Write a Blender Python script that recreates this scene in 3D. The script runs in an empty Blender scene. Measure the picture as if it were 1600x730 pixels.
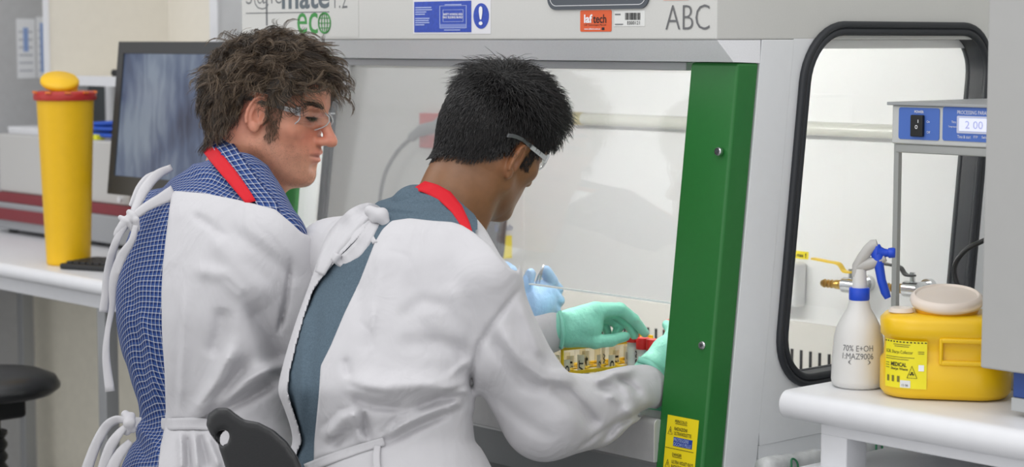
import bpy, bmesh, math, random
import numpy as np
from mathutils import Vector, Matrix

SC = bpy.context.scene
COL = SC.collection
rnd = random.Random(7)

# ------------------------------------------------------------------ camera
FPX = 3100.0                                   # focal length in pixels of a 1600 px wide frame
YAW = math.radians(48.0)
PIT = math.atan(303 / FPX)
CAM = np.array([2.084, -2.303, 1.40])
RT = np.array([math.cos(YAW), math.sin(YAW), 0.0])
FH = np.array([-math.sin(YAW), math.cos(YAW), 0.0])
ZZ = np.array([0.0, 0.0, 1.0])
FW = math.cos(PIT) * FH - math.sin(PIT) * ZZ
UP = math.sin(PIT) * FH + math.cos(PIT) * ZZ
cd = bpy.data.cameras.new('camera')
cam = bpy.data.objects.new('camera', cd)
COL.objects.link(cam)
cam.matrix_world = Matrix(((RT[0], UP[0], -FW[0], CAM[0]), (RT[1], UP[1], -FW[1], CAM[1]),
                           (RT[2], UP[2], -FW[2], CAM[2]), (0, 0, 0, 1)))
cd.sensor_fit = 'HORIZONTAL'
cd.sensor_width = 36.0
cd.lens = 36.0 * FPX / 1600.0
cd.clip_start = 0.05
cd.dof.use_dof = True
cd.dof.focus_distance = 3.22
cd.dof.aperture_fstop = 5.0
SC.camera = cam

# ------------------------------------------------------------------ light and exposure
W = bpy.data.worlds.new('world')
SC.world = W
W.use_nodes = True
bg = W.node_tree.nodes['Background']
bg.inputs[0].default_value = (0.985, 0.985, 1.0, 1)
bg.inputs[1].default_value = 0.84
def area(name, loc, target, sx, sy, power, col=(1, 1, 1)):
    l = bpy.data.lights.new(name, 'AREA')
    l.shape = 'RECTANGLE'; l.size = sx; l.size_y = sy; l.energy = power; l.color = col
    o = bpy.data.objects.new(name, l); COL.objects.link(o)
    o.location = loc
    o.rotation_euler = (Vector(target) - Vector(loc)).to_track_quat('-Z', 'Y').to_euler()
    return o
area('ceiling_and_fill_light', (0.5, -1.5, 2.75), (0.3, -1.2, 0), 1.2, 2.4, 13)
area('ceiling_and_fill_light', (-1.9, -1.2, 2.75), (-1.8, -1.0, 0), 1.2, 2.4, 13)
area('ceiling_and_fill_light', (1.9, -0.3, 2.75), (1.7, -0.2, 0), 1.2, 2.4, 10)  # extra light added to brighten the side bench top
area('window_and_fill_light', (-3.6, -3.4, 1.7), (-0.6, -0.3, 1.1), 2.4, 1.6, 9, (0.95, 0.98, 1.0))
area('window_and_fill_light', (1.4, -4.4, 1.5), (-0.4, -0.3, 0.9), 3.2, 1.8, 16, (1.0, 0.99, 0.97))  # added frontal fill that lightens the gown folds, no known window
SC.view_settings.view_transform = 'Standard'
SC.view_settings.look = 'None'
SC.view_settings.gamma = 1.0
SC.view_settings.use_curve_mapping = False
SC.view_settings.exposure = 0.1
SC.cycles.use_denoising = True

# ------------------------------------------------------------------ pixel survey: a photo pixel + a known plane -> world point
def ray(px, py):
    return FW + (px - 800) / FPX * RT - (py - 365) / FPX * UP
def at(px, py, Z):
    return CAM + Z * ray(px, py)
def on(px, py, ax, v):
    r = ray(px, py)
    return CAM + r * ((v - CAM[ax]) / r[ax])

# ------------------------------------------------------------------ materials
def lin(c):
    return tuple(((v / 255.0) / 12.92 if v / 255.0 <= 0.04045 else ((v / 255.0 + 0.055) / 1.055) ** 2.4) for v in c) + (1.0,)
MATS = {}
def mat(name, rgb, rough=0.5, metal=0.0, noise=0.0, nscale=40.0, bump=0.0, bscale=200.0, spec=0.5,
        emit=0.0, trans=0.0, alpha=1.0, sss=0.0, coat=0.0, sheen=0.0):
    if name in MATS:
        return MATS[name]
    m = bpy.data.materials.new(name)
    m.use_nodes = True
    nt = m.node_tree
    b = nt.nodes['Principled BSDF']
    b.inputs['Base Color'].default_value = lin(rgb)
    b.inputs['Roughness'].default_value = rough
    b.inputs['Metallic'].default_value = metal
    b.inputs['Specular IOR Level'].default_value = spec
    if trans: b.inputs['Transmission Weight'].default_value = trans
    if coat: b.inputs['Coat Weight'].default_value = coat
    if sheen: b.inputs['Sheen Weight'].default_value = sheen
    if sss:
        b.inputs['Subsurface Weight'].default_value = sss
        b.inputs['Subsurface Radius'].default_value = (0.012, 0.005, 0.003)
        b.inputs['Subsurface Scale'].default_value = 1.0
    if emit:
        b.inputs['Emission Color'].default_value = lin(rgb)
        b.inputs['Emission Strength'].default_value = emit
    tc = nt.nodes.new('ShaderNodeTexCoord')
    if noise:
        n = nt.nodes.new('ShaderNodeTexNoise'); n.inputs['Scale'].default_value = nscale
        n.inputs['Detail'].default_value = 4
        nt.links.new(tc.outputs['Object'], n.inputs['Vector'])
        r = nt.nodes.new('ShaderNodeMapRange')
        r.inputs['From Min'].default_value = 0.3; r.inputs['From Max'].default_value = 0.7
        r.inputs['To Min'].default_value = 1 - noise; r.inputs['To Max'].default_value = 1 + noise
        nt.links.new(n.outputs['Fac'], r.inputs['Value'])
        mx = nt.nodes.new('ShaderNodeMix'); mx.data_type = 'RGBA'; mx.blend_type = 'MULTIPLY'
        mx.inputs[0].default_value = 1.0
        mx.inputs[6].default_value = lin(rgb)
        nt.links.new(r.outputs[0], mx.inputs[7])
        nt.links.new(mx.outputs[2], b.inputs['Base Color'])
    if bump:
        n2 = nt.nodes.new('ShaderNodeTexNoise'); n2.inputs['Scale'].default_value = bscale
        n2.inputs['Detail'].default_value = 3
        nt.links.new(tc.outputs['Object'], n2.inputs['Vector'])
        bp = nt.nodes.new('ShaderNodeBump'); bp.inputs['Strength'].default_value = bump
        bp.inputs['Distance'].default_value = 0.002
        nt.links.new(n2.outputs['Fac'], bp.inputs['Height'])
        nt.links.new(bp.outputs[0], b.inputs['Normal'])
    MATS[name] = m
    return m
def thin_glass(name, tint=(255, 255, 255), refl=1.0, rough=0.02, veil=0.0):
    if name in MATS:
        return MATS[name]
    m = bpy.data.materials.new(name); m.use_nodes = True
    nt = m.node_tree; nt.nodes.clear()
    o = nt.nodes.new('ShaderNodeOutputMaterial')
    t = nt.nodes.new('ShaderNodeBsdfTransparent'); t.inputs[0].default_value = lin(tint)
    g = nt.nodes.new('ShaderNodeBsdfGlossy'); g.inputs['Roughness'].default_value = rough
    fr = nt.nodes.new('ShaderNodeFresnel'); fr.inputs[0].default_value = 1.45
    ge = nt.nodes.new('ShaderNodeNewGeometry')               # same reflectance on either face of the pane
    io = nt.nodes.new('ShaderNodeMapRange'); io.inputs['To Min'].default_value = 1.45; io.inputs['To Max'].default_value = 1 / 1.45
    nt.links.new(ge.outputs['Backfacing'], io.inputs['Value']); nt.links.new(io.outputs[0], fr.inputs[0])
    mu = nt.nodes.new('ShaderNodeMath'); mu.operation = 'MULTIPLY'; mu.inputs[1].default_value = refl
    nt.links.new(fr.outputs[0], mu.inputs[0])
    mx = nt.nodes.new('ShaderNodeMixShader')
    nt.links.new(mu.outputs[0], mx.inputs[0]); nt.links.new(t.outputs[0], mx.inputs[1]); nt.links.new(g.outputs[0], mx.inputs[2])
    last = mx
    if veil:                                           # whitish haze over the pane, mixed in as diffuse colour
        d = nt.nodes.new('ShaderNodeBsdfDiffuse'); d.inputs[0].default_value = (0.9, 0.9, 0.9, 1)
        m2 = nt.nodes.new('ShaderNodeMixShader'); m2.inputs[0].default_value = veil
        nt.links.new(mx.outputs[0], m2.inputs[1]); nt.links.new(d.outputs[0], m2.inputs[2]); last = m2
    nt.links.new(last.outputs[0], o.inputs[0])
    MATS[name] = m
    return m

# ------------------------------------------------------------------ objects
ORG = {}
def tag(o, label=None, cat=None, group=None, kind=None):
    if label: o['label'] = label
    if cat: o['category'] = cat
    if group: o['group'] = group
    if kind: o['kind'] = kind
    return o
def thing(name, label, cat, loc, group=None, kind=None):
    o = bpy.data.objects.new(name, None); COL.objects.link(o)
    o.location = loc; o.empty_display_size = 0.05
    ORG[o.name] = np.array(loc, float)
    return tag(o, label, cat, group, kind)
def raw(name, verts, faces, m, parent=None, smooth=False, uv=None, bevel=0.0, seg=2, origin=None, mats=None, midx=None):
    """vertices in world coordinates -> one mesh object whose origin is its parent's (or its own base)"""
    v = np.asarray(verts, float).reshape(-1, 3)
    if parent is not None:
        org = ORG[parent.name]
    else:
        org = np.array(origin if origin is not None else ((v[:, 0].min() + v[:, 0].max()) / 2, (v[:, 1].min() + v[:, 1].max()) / 2, v[:, 2].min()))
    me = bpy.data.meshes.new(name)
    me.from_pydata((v - org).tolist(), [], faces if isinstance(faces, list) else faces.tolist())
    for mm in (mats or [m]):
        me.materials.append(mm)
    if midx is not None:
        me.polygons.foreach_set('material_index', midx)
    if smooth:
        me.polygons.foreach_set('use_smooth', [True] * len(me.polygons))
    if uv is not None:
        ul = me.uv_layers.new(name='uv')
        li = np.empty(len(me.loops), np.int32); me.loops.foreach_get('vertex_index', li)
        ul.data.foreach_set('uv', np.asarray(uv, np.float32)[li].ravel())
    me.update()
    o = bpy.data.objects.new(name, me); COL.objects.link(o)
    if parent is not None:
        o.parent = parent
    else:
        o.location = org
    ORG[o.name] = org
    if bevel:
        bm_ = o.modifiers.new('bevel', 'BEVEL'); bm_.width = bevel; bm_.segments = seg
        bm_.limit_method = 'ANGLE'; bm_.angle_limit = math.radians(40)
        me.polygons.foreach_set('use_smooth', [True] * len(me.polygons))
        w = o.modifiers.new('wn', 'WEIGHTED_NORMAL'); w.keep_sharp = True
    return o

class MB:
    def __init__(s): s.v = []; s.f = []
    def add(s, vs, fs):
        n = len(s.v); s.v += [tuple(map(float, p)) for p in vs]; s.f += [tuple(i + n for i in f) for f in fs]; return s
    def box(s, x0, x1, y0, y1, z0, z1, shear=0.0, z_ref=1.40):
        vs = []
        for z in (z0, z1):
            for y in (y0, y1):
                for x in (x0, x1): vs.append((x, y + (z - z_ref) * shear, z))
        return s.add(vs, [(0, 2, 3, 1), (4, 5, 7, 6), (0, 1, 5, 4), (2, 6, 7, 3), (0, 4, 6, 2), (1, 3, 7, 5)])
    def obox(s, c, ax, h):
        c = np.array(c, float); ax = [np.array(a, float) / np.linalg.norm(a) for a in ax]
        vs = [c + i * h[0] * ax[0] + j * h[1] * ax[1] + k * h[2] * ax[2] for k in (-1, 1) for j in (-1, 1) for i in (-1, 1)]
        return s.add(vs, [(0, 2, 3, 1), (4, 5, 7, 6), (0, 1, 5, 4), (2, 6, 7, 3), (0, 4, 6, 2), (1, 3, 7, 5)])
    def tube(s, pts, r, n=8, cap=True, closed=False):
        pts = [np.array(p, float) for p in pts]; N = len(pts)
        rr = r if hasattr(r, '__len__') else [r] * N
        base = len(s.v); u = None; rings = []
        for i, p in enumerate(pts):
            if closed: t = pts[(i + 1) % N] - pts[i - 1]
            else: t = pts[min(i + 1, N - 1)] - pts[max(i - 1, 0)]
            t = t / (np.linalg.norm(t) + 1e-12)
            if u is None:
                u = np.cross(t, (0, 0, 1)) if abs(t[2]) < 0.9 else np.cross(t, (1, 0, 0))
            u = u - t * (u @ t); u /= np.linalg.norm(u) + 1e-12
            w = np.cross(t, u)
            rings.append([p + rr[i] * (math.cos(2 * math.pi * k / n) * u + math.sin(2 * math.pi * k / n) * w) for k in range(n)])
        vs = [q for R in rings for q in R]; fs = []
        M = N if closed else N - 1
        for i in range(M):
            a = i * n; b = ((i + 1) % N) * n
            for k in range(n): fs.append((a + k, a + (k + 1) % n, b + (k + 1) % n, b + k))
        if cap and not closed:
            fs.append(tuple(range(n - 1, -1, -1))); fs.append(tuple((N - 1) * n + k for k in range(n)))
        return s.add(vs, fs)
    def cyl(s, p0, p1, r0, r1=None, n=20): return s.tube([p0, p1], [r0, r0 if r1 is None else r1], n)
    def lathe(s, prof, c, n=32, axis=None, sx=1.0, sy=1.0, cap=True):
        """prof: (radius, height) pairs up the axis"""
        c = np.array(c, float)
        if axis is None: A, U, V = np.array((0, 0, 1.0)), np.array((1.0, 0, 0)), np.array((0, 1.0, 0))
        else:
            A = np.array(axis, float); A /= np.linalg.norm(A)
            U = np.cross(A, (0, 0, 1)) if abs(A[2]) < 0.9 else np.cross(A, (1, 0, 0)); U /= np.linalg.norm(U); V = np.cross(A, U)
        vs = []; fs = []
        for r, h in prof:
            for k in range(n):
                a = 2 * math.pi * k / n
                vs.append(c + A * h + r * (sx * math.cos(a) * U + sy * math.sin(a) * V))
        for i in range(len(prof) - 1):
            for k in range(n):
                fs.append((i * n + k, i * n + (k + 1) % n, (i + 1) * n + (k + 1) % n, (i + 1) * n + k))
        if cap:
            fs.append(tuple(range(n - 1, -1, -1))); fs.append(tuple((len(prof) - 1) * n + k for k in range(n)))
        return s.add(vs, fs)
    def prism(s, poly, d):
        """closed 3-D polygon pushed along the vector d"""
        n = len(poly); d = np.array(d, float)
        vs = [np.array(p, float) for p in poly] + [np.array(p, float) + d for p in poly]
        fs = [tuple(range(n - 1, -1, -1)), tuple(range(n, 2 * n))] + [(k, (k + 1) % n, n + (k + 1) % n, n + k) for k in range(n)]
        return s.add(vs, fs)
    def ringplate(s, outer, inner, d):
        """plate with a hole: two loops of equal length, thickness d"""
        n = len(outer); d = np.array(d, float)
        A = [np.array(p, float) for p in outer]; B = [np.array(p, float) for p in inner]
        vs = A + B + [p + d for p in A] + [p + d for p in B]; fs = []
        for k in range(n):
            q = (k + 1) % n
            fs += [(k, n + k, n + q, q), (2 * n + k, 2 * n + q, 3 * n + q, 3 * n + k), (k, q, 2 * n + q, 2 * n + k), (n + k, 3 * n + k, 3 * n + q, n + q)]
        return s.add(vs, fs)
    def build(s, name, m, parent=None, smooth=False, bevel=0.0, seg=2, **k):
        o = raw(name, s.v, s.f, m, parent, smooth, bevel=bevel, seg=seg, **k)
        b = bmesh.new(); b.from_mesh(o.data); bmesh.ops.recalc_face_normals(b, faces=b.faces); b.to_mesh(o.data); b.free()
        return o
def fix_smooth(o, deg=35):
    """smooth shading with sharp edges above an angle"""
    me = o.data
    me.polygons.foreach_set('use_smooth', [True] * len(me.polygons))
    b = bmesh.new(); b.from_mesh(me)
    for e in b.edges:
        if len(e.link_faces) == 2 and e.calc_face_angle(0) > math.radians(deg): e.smooth = False
    b.to_mesh(me); b.free()
    return o
def struct(o):
    o['kind'] = 'structure'
    return o

_txt = {}
def text_fit(name, s, p0, right, up, m, parent, bold=0.0, lift=0.0008, keep=False):
    """flat lettering: the string's bounding box is laid on the parallelogram p0, p0+right, p0+up"""
    key = (s, bold)
    if key not in _txt:
        cu = bpy.data.curves.new('t', 'FONT'); cu.body = s; cu.resolution_u = 3; cu.offset = bold
        ob = bpy.data.objects.new('t', cu); COL.objects.link(ob)
        dg = bpy.context.evaluated_depsgraph_get(); dg.update()
        me = bpy.data.meshes.new_from_object(ob.evaluated_get(dg))
        vs = np.empty(len(me.vertices) * 3); me.vertices.foreach_get('co', vs); vs = vs.reshape(-1, 3)
        fs = [tuple(p.vertices) for p in me.polygons]
        bpy.data.objects.remove(ob); bpy.data.curves.remove(cu); bpy.data.meshes.remove(me)
        _txt[key] = (vs, fs)
    vs, fs = _txt[key]
    mn = vs.min(0); mx = vs.max(0)
    p0 = np.array(p0, float); right = np.array(right, float); up = np.array(up, float)
    nrm = np.cross(right, up); nrm /= np.linalg.norm(nrm)
    u = (vs[:, 0] - mn[0]) / (mx[0] - mn[0]); v = (vs[:, 1] - mn[1]) / max(mx[1] - mn[1], 1e-6)
    out = p0 + u[:, None] * right + v[:, None] * up + nrm * lift
    return raw(name, out, fs, m, parent)
def quad(name, p0, right, up, m, parent, lift=0.0005, thick=0.0004):
    p0 = np.array(p0, float); right = np.array(right, float); up = np.array(up, float)
    nrm = np.cross(right, up); nrm /= np.linalg.norm(nrm)
    b = MB(); b.prism([p0 + nrm * (lift - thick), p0 + right + nrm * (lift - thick), p0 + right + up + nrm * (lift - thick), p0 + up + nrm * (lift - thick)], nrm * thick)
    return b.build(name, m, parent)
def rrect(n=10, w=1.0, h=1.0, r=0.1):
    """rounded rectangle centred on 0: list of (u, v)"""
    out = []
    for cx, cy, a0 in ((w / 2 - r, h / 2 - r, 0), (-w / 2 + r, h / 2 - r, 90), (-w / 2 + r, -h / 2 + r, 180), (w / 2 - r, -h / 2 + r, 270)):
        for k in range(n + 1):
            a = math.radians(a0 + 90 * k / n)
            out.append((cx + r * math.cos(a), cy + r * math.sin(a)))
    return out
def catmull(pts, n=8):
    P = [np.array(p, float) for p in pts]; P = [2 * P[0] - P[1]] + P + [2 * P[-1] - P[-2]]; out = []
    for i in range(1, len(P) - 2):
        for k in range(n):
            t = k / n
            out.append(0.5 * (2 * P[i] + (P[i + 1] - P[i - 1]) * t + (2 * P[i - 1] - 5 * P[i] + 4 * P[i + 1] - P[i + 2]) * t * t + (3 * P[i] - P[i - 1] - 3 * P[i + 1] + P[i + 2]) * t ** 3))
    out.append(P[-2])
    return out
# =================================================================== room shell
M_floor = mat('vinyl floor', (150, 150, 150), 0.45, noise=0.06, nscale=60)
M_wall = mat('painted wall', (205, 205, 200), 0.8, noise=0.02, bump=0.05)
M_greywall = mat('grey wall', (196, 197, 199), 0.8, noise=0.03, bump=0.05)
M_under = mat('under bench panel', (236, 231, 215), 0.8, noise=0.03)
M_white = mat('white laminate', (226, 227, 230), 0.35, noise=0.015)
M_cream = mat('cream board', (228, 224, 214), 0.6, noise=0.015)
M_black = mat('black plastic', (26, 27, 29), 0.42, bump=0.1, bscale=600)
M_blackshine = mat('black moulded plastic', (30, 31, 33), 0.3, bump=0.15, bscale=900)
M_steel = mat('brushed steel', (206, 206, 206), 0.38, 0.35, noise=0.06, nscale=25)
M_chrome = mat('chrome', (205, 206, 208), 0.18, 1.0)
M_brass = mat('brass', (196, 160, 84), 0.28, 1.0)
M_ink = mat('black ink', (26, 26, 28), 0.6)
M_inkwhite = mat('white ink', (240, 241, 244), 0.6)
M_inkgrey = mat('grey ink', (112, 114, 116), 0.6)

struct(MB().box(-3.4, 4.0, -4.5, 0.9, -0.05, 0.0).build('floor', M_floor))
struct(MB().box(-3.4, 4.0, 0.82, 0.9, 0.0, 2.7).build('wall_back', M_wall))
struct(MB().box(-3.4, -3.3, -1.6, 0.82, 0.0, 2.7).build('wall_left', M_greywall))
wp = struct(MB().box(-3.3, -1.4, 0.60, 0.62, 0.0, 0.80).build('wall_under_bench', M_under))

# printed sheets pinned on the grey wall
for k, (y0, y1, z0, z1, lab, spots) in enumerate((
        (0.565, 0.625, 1.285, 1.462, 'printed sheet with one blue block on the grey wall, left of its pair', ((0.35, 0.62, 0.45, 0.85),)),
        (0.63, 0.69, 1.285, 1.468, 'printed sheet with a blue column on the grey wall, next to the open shelf', ((0.2, 0.4, 0.1, 0.9),)))):
    t = thing('wall_notice', lab, 'notice', (-3.297, (y0 + y1) / 2, z0), 'sheets pinned on the grey wall')
    MB().box(-3.2995, -3.298, y0, y1, z0, z1).build('sheet', mat('paper', (244, 246, 250), 0.8), t)
    for (a, b, c, d) in spots:
        w, h = y1 - y0, z1 - z0
        quad('blue_block', (-3.298, y0 + a * w, z0 + c * h), (0, (b - a) * w, 0), (0, 0, (d - c) * h), mat('print blue', (150, 176, 226), 0.8), t)
    for j in range(6):
        zz = z0 + (0.12 + 0.13 * j) * (z1 - z0)
        quad('text_line', (-3.298, y0 + 0.1 * (y1 - y0), zz), (0, 0.75 * (y1 - y0), 0), (0, 0, 0.0035), mat('print grey', (168, 172, 184), 0.8), t, lift=0.0004)

# =================================================================== left bench
BZ = 0.87
t = thing('lab_bench', 'white laminate lab bench carrying the yellow bin and the monitor', 'bench', (-2.3, 0.3, 0.0))
prof = [(0.75, BZ), (-0.055, BZ)] + [(-0.055 - 0.018 * math.sin(a), BZ - 0.018 + 0.018 * math.cos(a)) for a in np.linspace(0.3, math.pi, 9)] + [(0.75, BZ - 0.036)]
MB().prism([(-3.28, y, z) for y, z in prof], (1.90, 0, 0)).build('worktop', M_white, t, bevel=0.001)
MB().box(-3.28, -1.38, -0.02, 0.02, BZ - 0.076, BZ - 0.036).build('apron', M_white, t, bevel=0.002)
for x in (-3.2, -1.855): MB().box(x - 0.017, x + 0.017, -0.012, 0.022, 0.0, BZ - 0.076).build('leg', mat('leg grey', (168, 170, 172), 0.4, 0.3), t, bevel=0.002)
for x in (-3.2, -1.855): MB().box(x - 0.017, x + 0.017, 0.5, 0.534, 0.0, BZ - 0.036).build('leg', MATS['leg grey'], t, bevel=0.002)
MB().box(-3.18, -1.79, 0.505, 0.53, 0.1, 0.13).build('stretcher', MATS['leg grey'], t)

# open wall cupboard above it
t = thing('wall_shelf_unit', 'open cream shelf unit with white edges above the monitor', 'shelf', (-2.4, 0.58, 1.28))
MB().box(-2.828, -2.81, 0.402, 0.80, 1.282, 2.3).build('side_panel', M_cream, t)
MB().box(-2.0, -1.982, 0.402, 0.80, 1.282, 2.3).build('side_panel', M_white, t)
MB().box(-2.81, -2.0, 0.782, 0.80, 1.30, 2.3).build('back_panel', M_cream, t)
MB().box(-2.81, -2.0, 0.402, 0.782, 1.282, 1.30).build('shelf_board', M_cream, t)
MB().box(-2.832, -2.806, 0.396, 0.402, 1.278, 2.3).build('edge_strip', M_white, t)
MB().box(-2.012, -1.978, 0.396, 0.402, 1.278, 2.3).build('edge_strip', M_white, t)
MB().box(-2.806, -2.012, 0.396, 0.402, 1.278, 1.304).build('edge_strip', M_white, t)
t = thing('marker_pen', 'white marker pen with a black cap lying on the open shelf', 'pen', (-2.47, 0.43, 1.312))
MB().cyl((-2.46, 0.43, 1.313), (-2.39, 0.455, 1.313), 0.009, n=14).build('barrel', M_white, t, smooth=False)
MB().cyl((-2.50, 0.416, 1.313), (-2.46, 0.43, 1.313), 0.0095, n=14).build('cap', M_black, t)

# conduits, and a dark panel that paints in the shade under the shelf
for k, (x, r, lab) in enumerate(((-3.13, 0.017, 'white conduit pipe rising from the bench by the dark shade panel'), (-3.04, 0.014, 'thin white conduit pipe nearest the monitor'))):
    b = MB(); b.cyl((x, 0.78, BZ + 0.001), (x, 0.78, 1.35), r, n=14)
    o = b.build('conduit_pipe', M_white); fix_smooth(o); tag(o, lab, 'pipe', 'conduits on the back wall')
t = thing('shelf_shade_panel', 'dark panel painting in the shade on the wall behind the yellow bin', 'board', (-3.235, 0.80, 1.02))
MB().box(-3.29, -3.16, 0.795, 0.815, 1.02, 1.27).build('panel', mat('slate', (74, 78, 80), 0.6), t)
MB().box(-3.297, -3.153, 0.805, 0.818, 1.013, 1.277).build('frame', mat('shade panel frame', (95, 98, 100), 0.6), t)

# =================================================================== right bench
t = thing('side_bench', 'white bench with a rounded front edge holding the sharps tub', 'bench', (0.9, 0.35, 0.0))
TX0 = 0.145
prof = [(0.78, BZ), (0.012, BZ)] + [(0.006 - 0.020 * math.sin(a), BZ - 0.022 + 0.022 * math.cos(a)) for a in np.linspace(0.2, math.pi, 10)] + [(0.78, BZ - 0.044)]
MB().prism([(TX0, y, z) for y, z in prof], (1.6, 0, 0)).build('worktop', M_white, t, bevel=0.003)
MB().box(0.20, 1.74, 0.02, 0.05, BZ - 0.064, BZ - 0.044).build('apron', M_white, t, bevel=0.003)
MB().box(0.20, 0.23, 0.05, 0.76, BZ - 0.064, BZ - 0.044).build('apron', M_white, t, bevel=0.003)
for x in (0.20, 1.69):
    for y in (0.02, 0.70):
        MB().box(x, x + 0.05, y, y + 0.05, 0.0, BZ - 0.062 if y < 0.1 else BZ - 0.044).build('leg', M_white, t, bevel=0.003)
MB().box(0.182, 1.70, -0.010, 0.70, 0.736, 0.758).build('lower_shelf', M_white, t, bevel=0.003)
# =================================================================== biosafety cabinet
M_fascia = mat('cabinet paint', (204, 204, 200), 0.5, noise=0.012, nscale=300, bump=0.08, bscale=900)
M_trim = mat('grey aluminium trim', (236, 237, 240), 0.42, 0.0, noise=0.03, nscale=400)
M_side = mat('side panel paint', (228, 230, 232), 0.5, noise=0.01)
M_in = mat('interior white', (239, 239, 239), 0.35)
M_green = mat('green enamel', (30, 108, 44), 0.42, noise=0.03, nscale=90, bump=0.03, bscale=800)
M_rubber = mat('black rubber gasket', (36, 39, 44), 0.5)
M_beige = mat('beige baffle', (226, 223, 216), 0.5)
M_dark = mat('dark slot', (22, 22, 24), 0.8)
M_pane = thin_glass('clear pane', (253, 253, 253), 0.9)
M_sash = thin_glass('sash pane', (245, 245, 245), 1.35, veil=0.035)
TL = 0.117                                     # the front leans back with height
def ty(z): return (z - 1.40) * TL
XL = -1.295
cab = thing('safety_cabinet', 'grey biological safety cabinet with green side posts and a raised glass sash', 'safety cabinet', (-0.65, 0.4, 0.0))
fascia = MB().box(XL, 0.0, 0.0, 0.80, 1.40, 2.05).build('fascia', M_fascia, cab, bevel=0.003)
MB().prism([(XL, 0.001, 1.3995), (XL, 0.040, 1.365), (XL, 0.103, 1.363), (XL, 0.103, 1.3995)], (-XL, 0, 0)).build('trim_strip', M_trim, cab)
MB().box(XL + 0.05, -0.122, 0.062, 0.088, 1.350, 1.3635).build('sash_rail', mat('sash rail', (170, 172, 174), 0.5), cab, bevel=0.002)
for px in (1074, 1101):
    p = on(px, 75, 1, 0.02); nrm = np.array((0, -0.66, -0.75)) * -1
    d = np.array((0, -0.035, -0.039)); d = np.array((0, -0.66, -0.75))
    b = MB(); b.lathe([(0.0055, -0.002), (0.0055, 0.0015), (0.003, 0.003)], p, 14, axis=d); s_ = b.build('screw', M_chrome if px > 1090 else mat('bronze screw', (128, 112, 92), 0.4, 0.6), cab)
# posts of the frame and the green covers
for x0, x1 in ((-0.05, 0.0), (XL, XL + 0.05)):
    MB().box(x0, x1, 0.108, 0.186, 0.62, 1.40, TL).build('frame_post', M_side, cab, bevel=0.001)
for x0, x1 in ((-0.102, 0.0), (XL, XL + 0.102)):
    g = MB().box(x0, x1, 0.055, 0.106, 0.60, 1.364, TL).build('green_post', M_green, cab, bevel=0.006, seg=3)
    if x1 == 0.0:
        for px, py in ((1122, 237), (1097, 540)):
            p = on(px, py, 1, 0.055 + ty(1.16 if py < 300 else 0.91))
            b = MB(); b.lathe([(0.007, -0.004), (0.007, 0.001), (0.0055, 0.003)], p, 16, axis=(0, -1, 0.117)); sc_ = b.build('screw', M_chrome, g)
            b = MB(); b.lathe([(0.0028, 0.0), (0.0028, 0.0036)], p, 6, axis=(0, -1, 0.117)); b.build('screw_recess', mat('recess', (70, 74, 78), 0.5, 0.5), g)
        stk_post = g
# side walls with rubber-gasketed windows: parallelogram windows that follow the front's lean
def win_loop(x, off, n=10):
    out = []
    for u, v in rrect(n, 0.505 + 2 * off, 0.575 + 2 * off, 0.085 + off):
        z = 1.1285 + v
        out.append((x, 0.4525 + u + ty(z) + 0.02, z))
    return out
def rect_loop(x, n=10):
    """outer edge of the side panel, sampled like the window loop"""
    pts = []
    for (u, v) in rrect(n, 0.505, 0.575, 0.085):
        s = max(abs(u) / 0.2525, abs(v) / 0.2875)
        uu, vv = u / s / 0.2525, v / s / 0.2875
        z = 0.745 if vv <= -0.999 else (1.40 if vv >= 0.999 else 1.1285 + vv * (0.2715 if vv > 0 else 0.3835))
        if vv > 0.999: z = 1.46
        y_lo = 0.186 + ty(min(z, 1.40)); y_hi = 0.80
        y = y_lo + (uu + 1) / 2 * (y_hi - y_lo)
        pts.append((x, y, z))
    return pts
for xa, xb, first in ((-0.03, -0.0005, True), (XL + 0.0005, XL + 0.03, False)):
    MB().ringplate(rect_loop(xa), win_loop(xa, 0.0), (xb - xa, 0, 0)).build('side_wall', M_side if first else M_in, cab)
    gk = MB()
    xo = 0.0 if first else XL
    sg = 1 if first else -1
    # rubber profile: outer bead, groove, inner bead
    for off, r in ((0.008, 0.0065), (-0.003, 0.0065)):
        gk.tube(win_loop(xo + sg * 0.004, off), r, 10, closed=True)
        gk.tube(win_loop((xa if first else xb) - sg * 0.004, off), r, 10, closed=True)
    gk.ringplate(win_loop(xa - 0.003, 0.012), win_loop(xa - 0.003, -0.007), (xb - xa + 0.006, 0, 0))
    gs = gk.build('window_gasket', M_rubber, cab); fix_smooth(gs, 50)
    MB().prism(win_loop((xa + xb) / 2 - 0.002, -0.004), (0.004, 0, 0)).build('window_pane', M_pane, gs)
# interior
MB().box(XL + 0.03, -0.03, 0.75, 0.765, 0.70, 1.40).build('rear_wall', M_in, cab)
MB().box(XL + 0.002, -0.002, 0.7655, 0.799, 0.62, 1.399).build('rear_casing', M_side, cab)
MB().box(XL + 0.03, -0.03, 0.115, 0.75, 1.385, 1.3995).build('interior_ceiling', M_in, cab)
MB().box(XL + 0.03, -0.03, 0.03, 0.75, 0.700, 0.735).build('work_tray', mat('tray steel', (205, 206, 206), 0.35, 0.35), cab)
MB().box(XL + 0.035, -0.035, 0.738, 0.7495, 0.7355, 0.84).build('rear_baffle', M_beige, cab)
b = MB()
x = XL + 0.06
while x < -0.06:
    b.box(x, x + 0.006, 0.7365, 0.7385, 0.742, 0.785); x += 0.0235
o = b.build('baffle_slots', M_dark, cab); o['kind'] = 'stuff'
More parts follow.
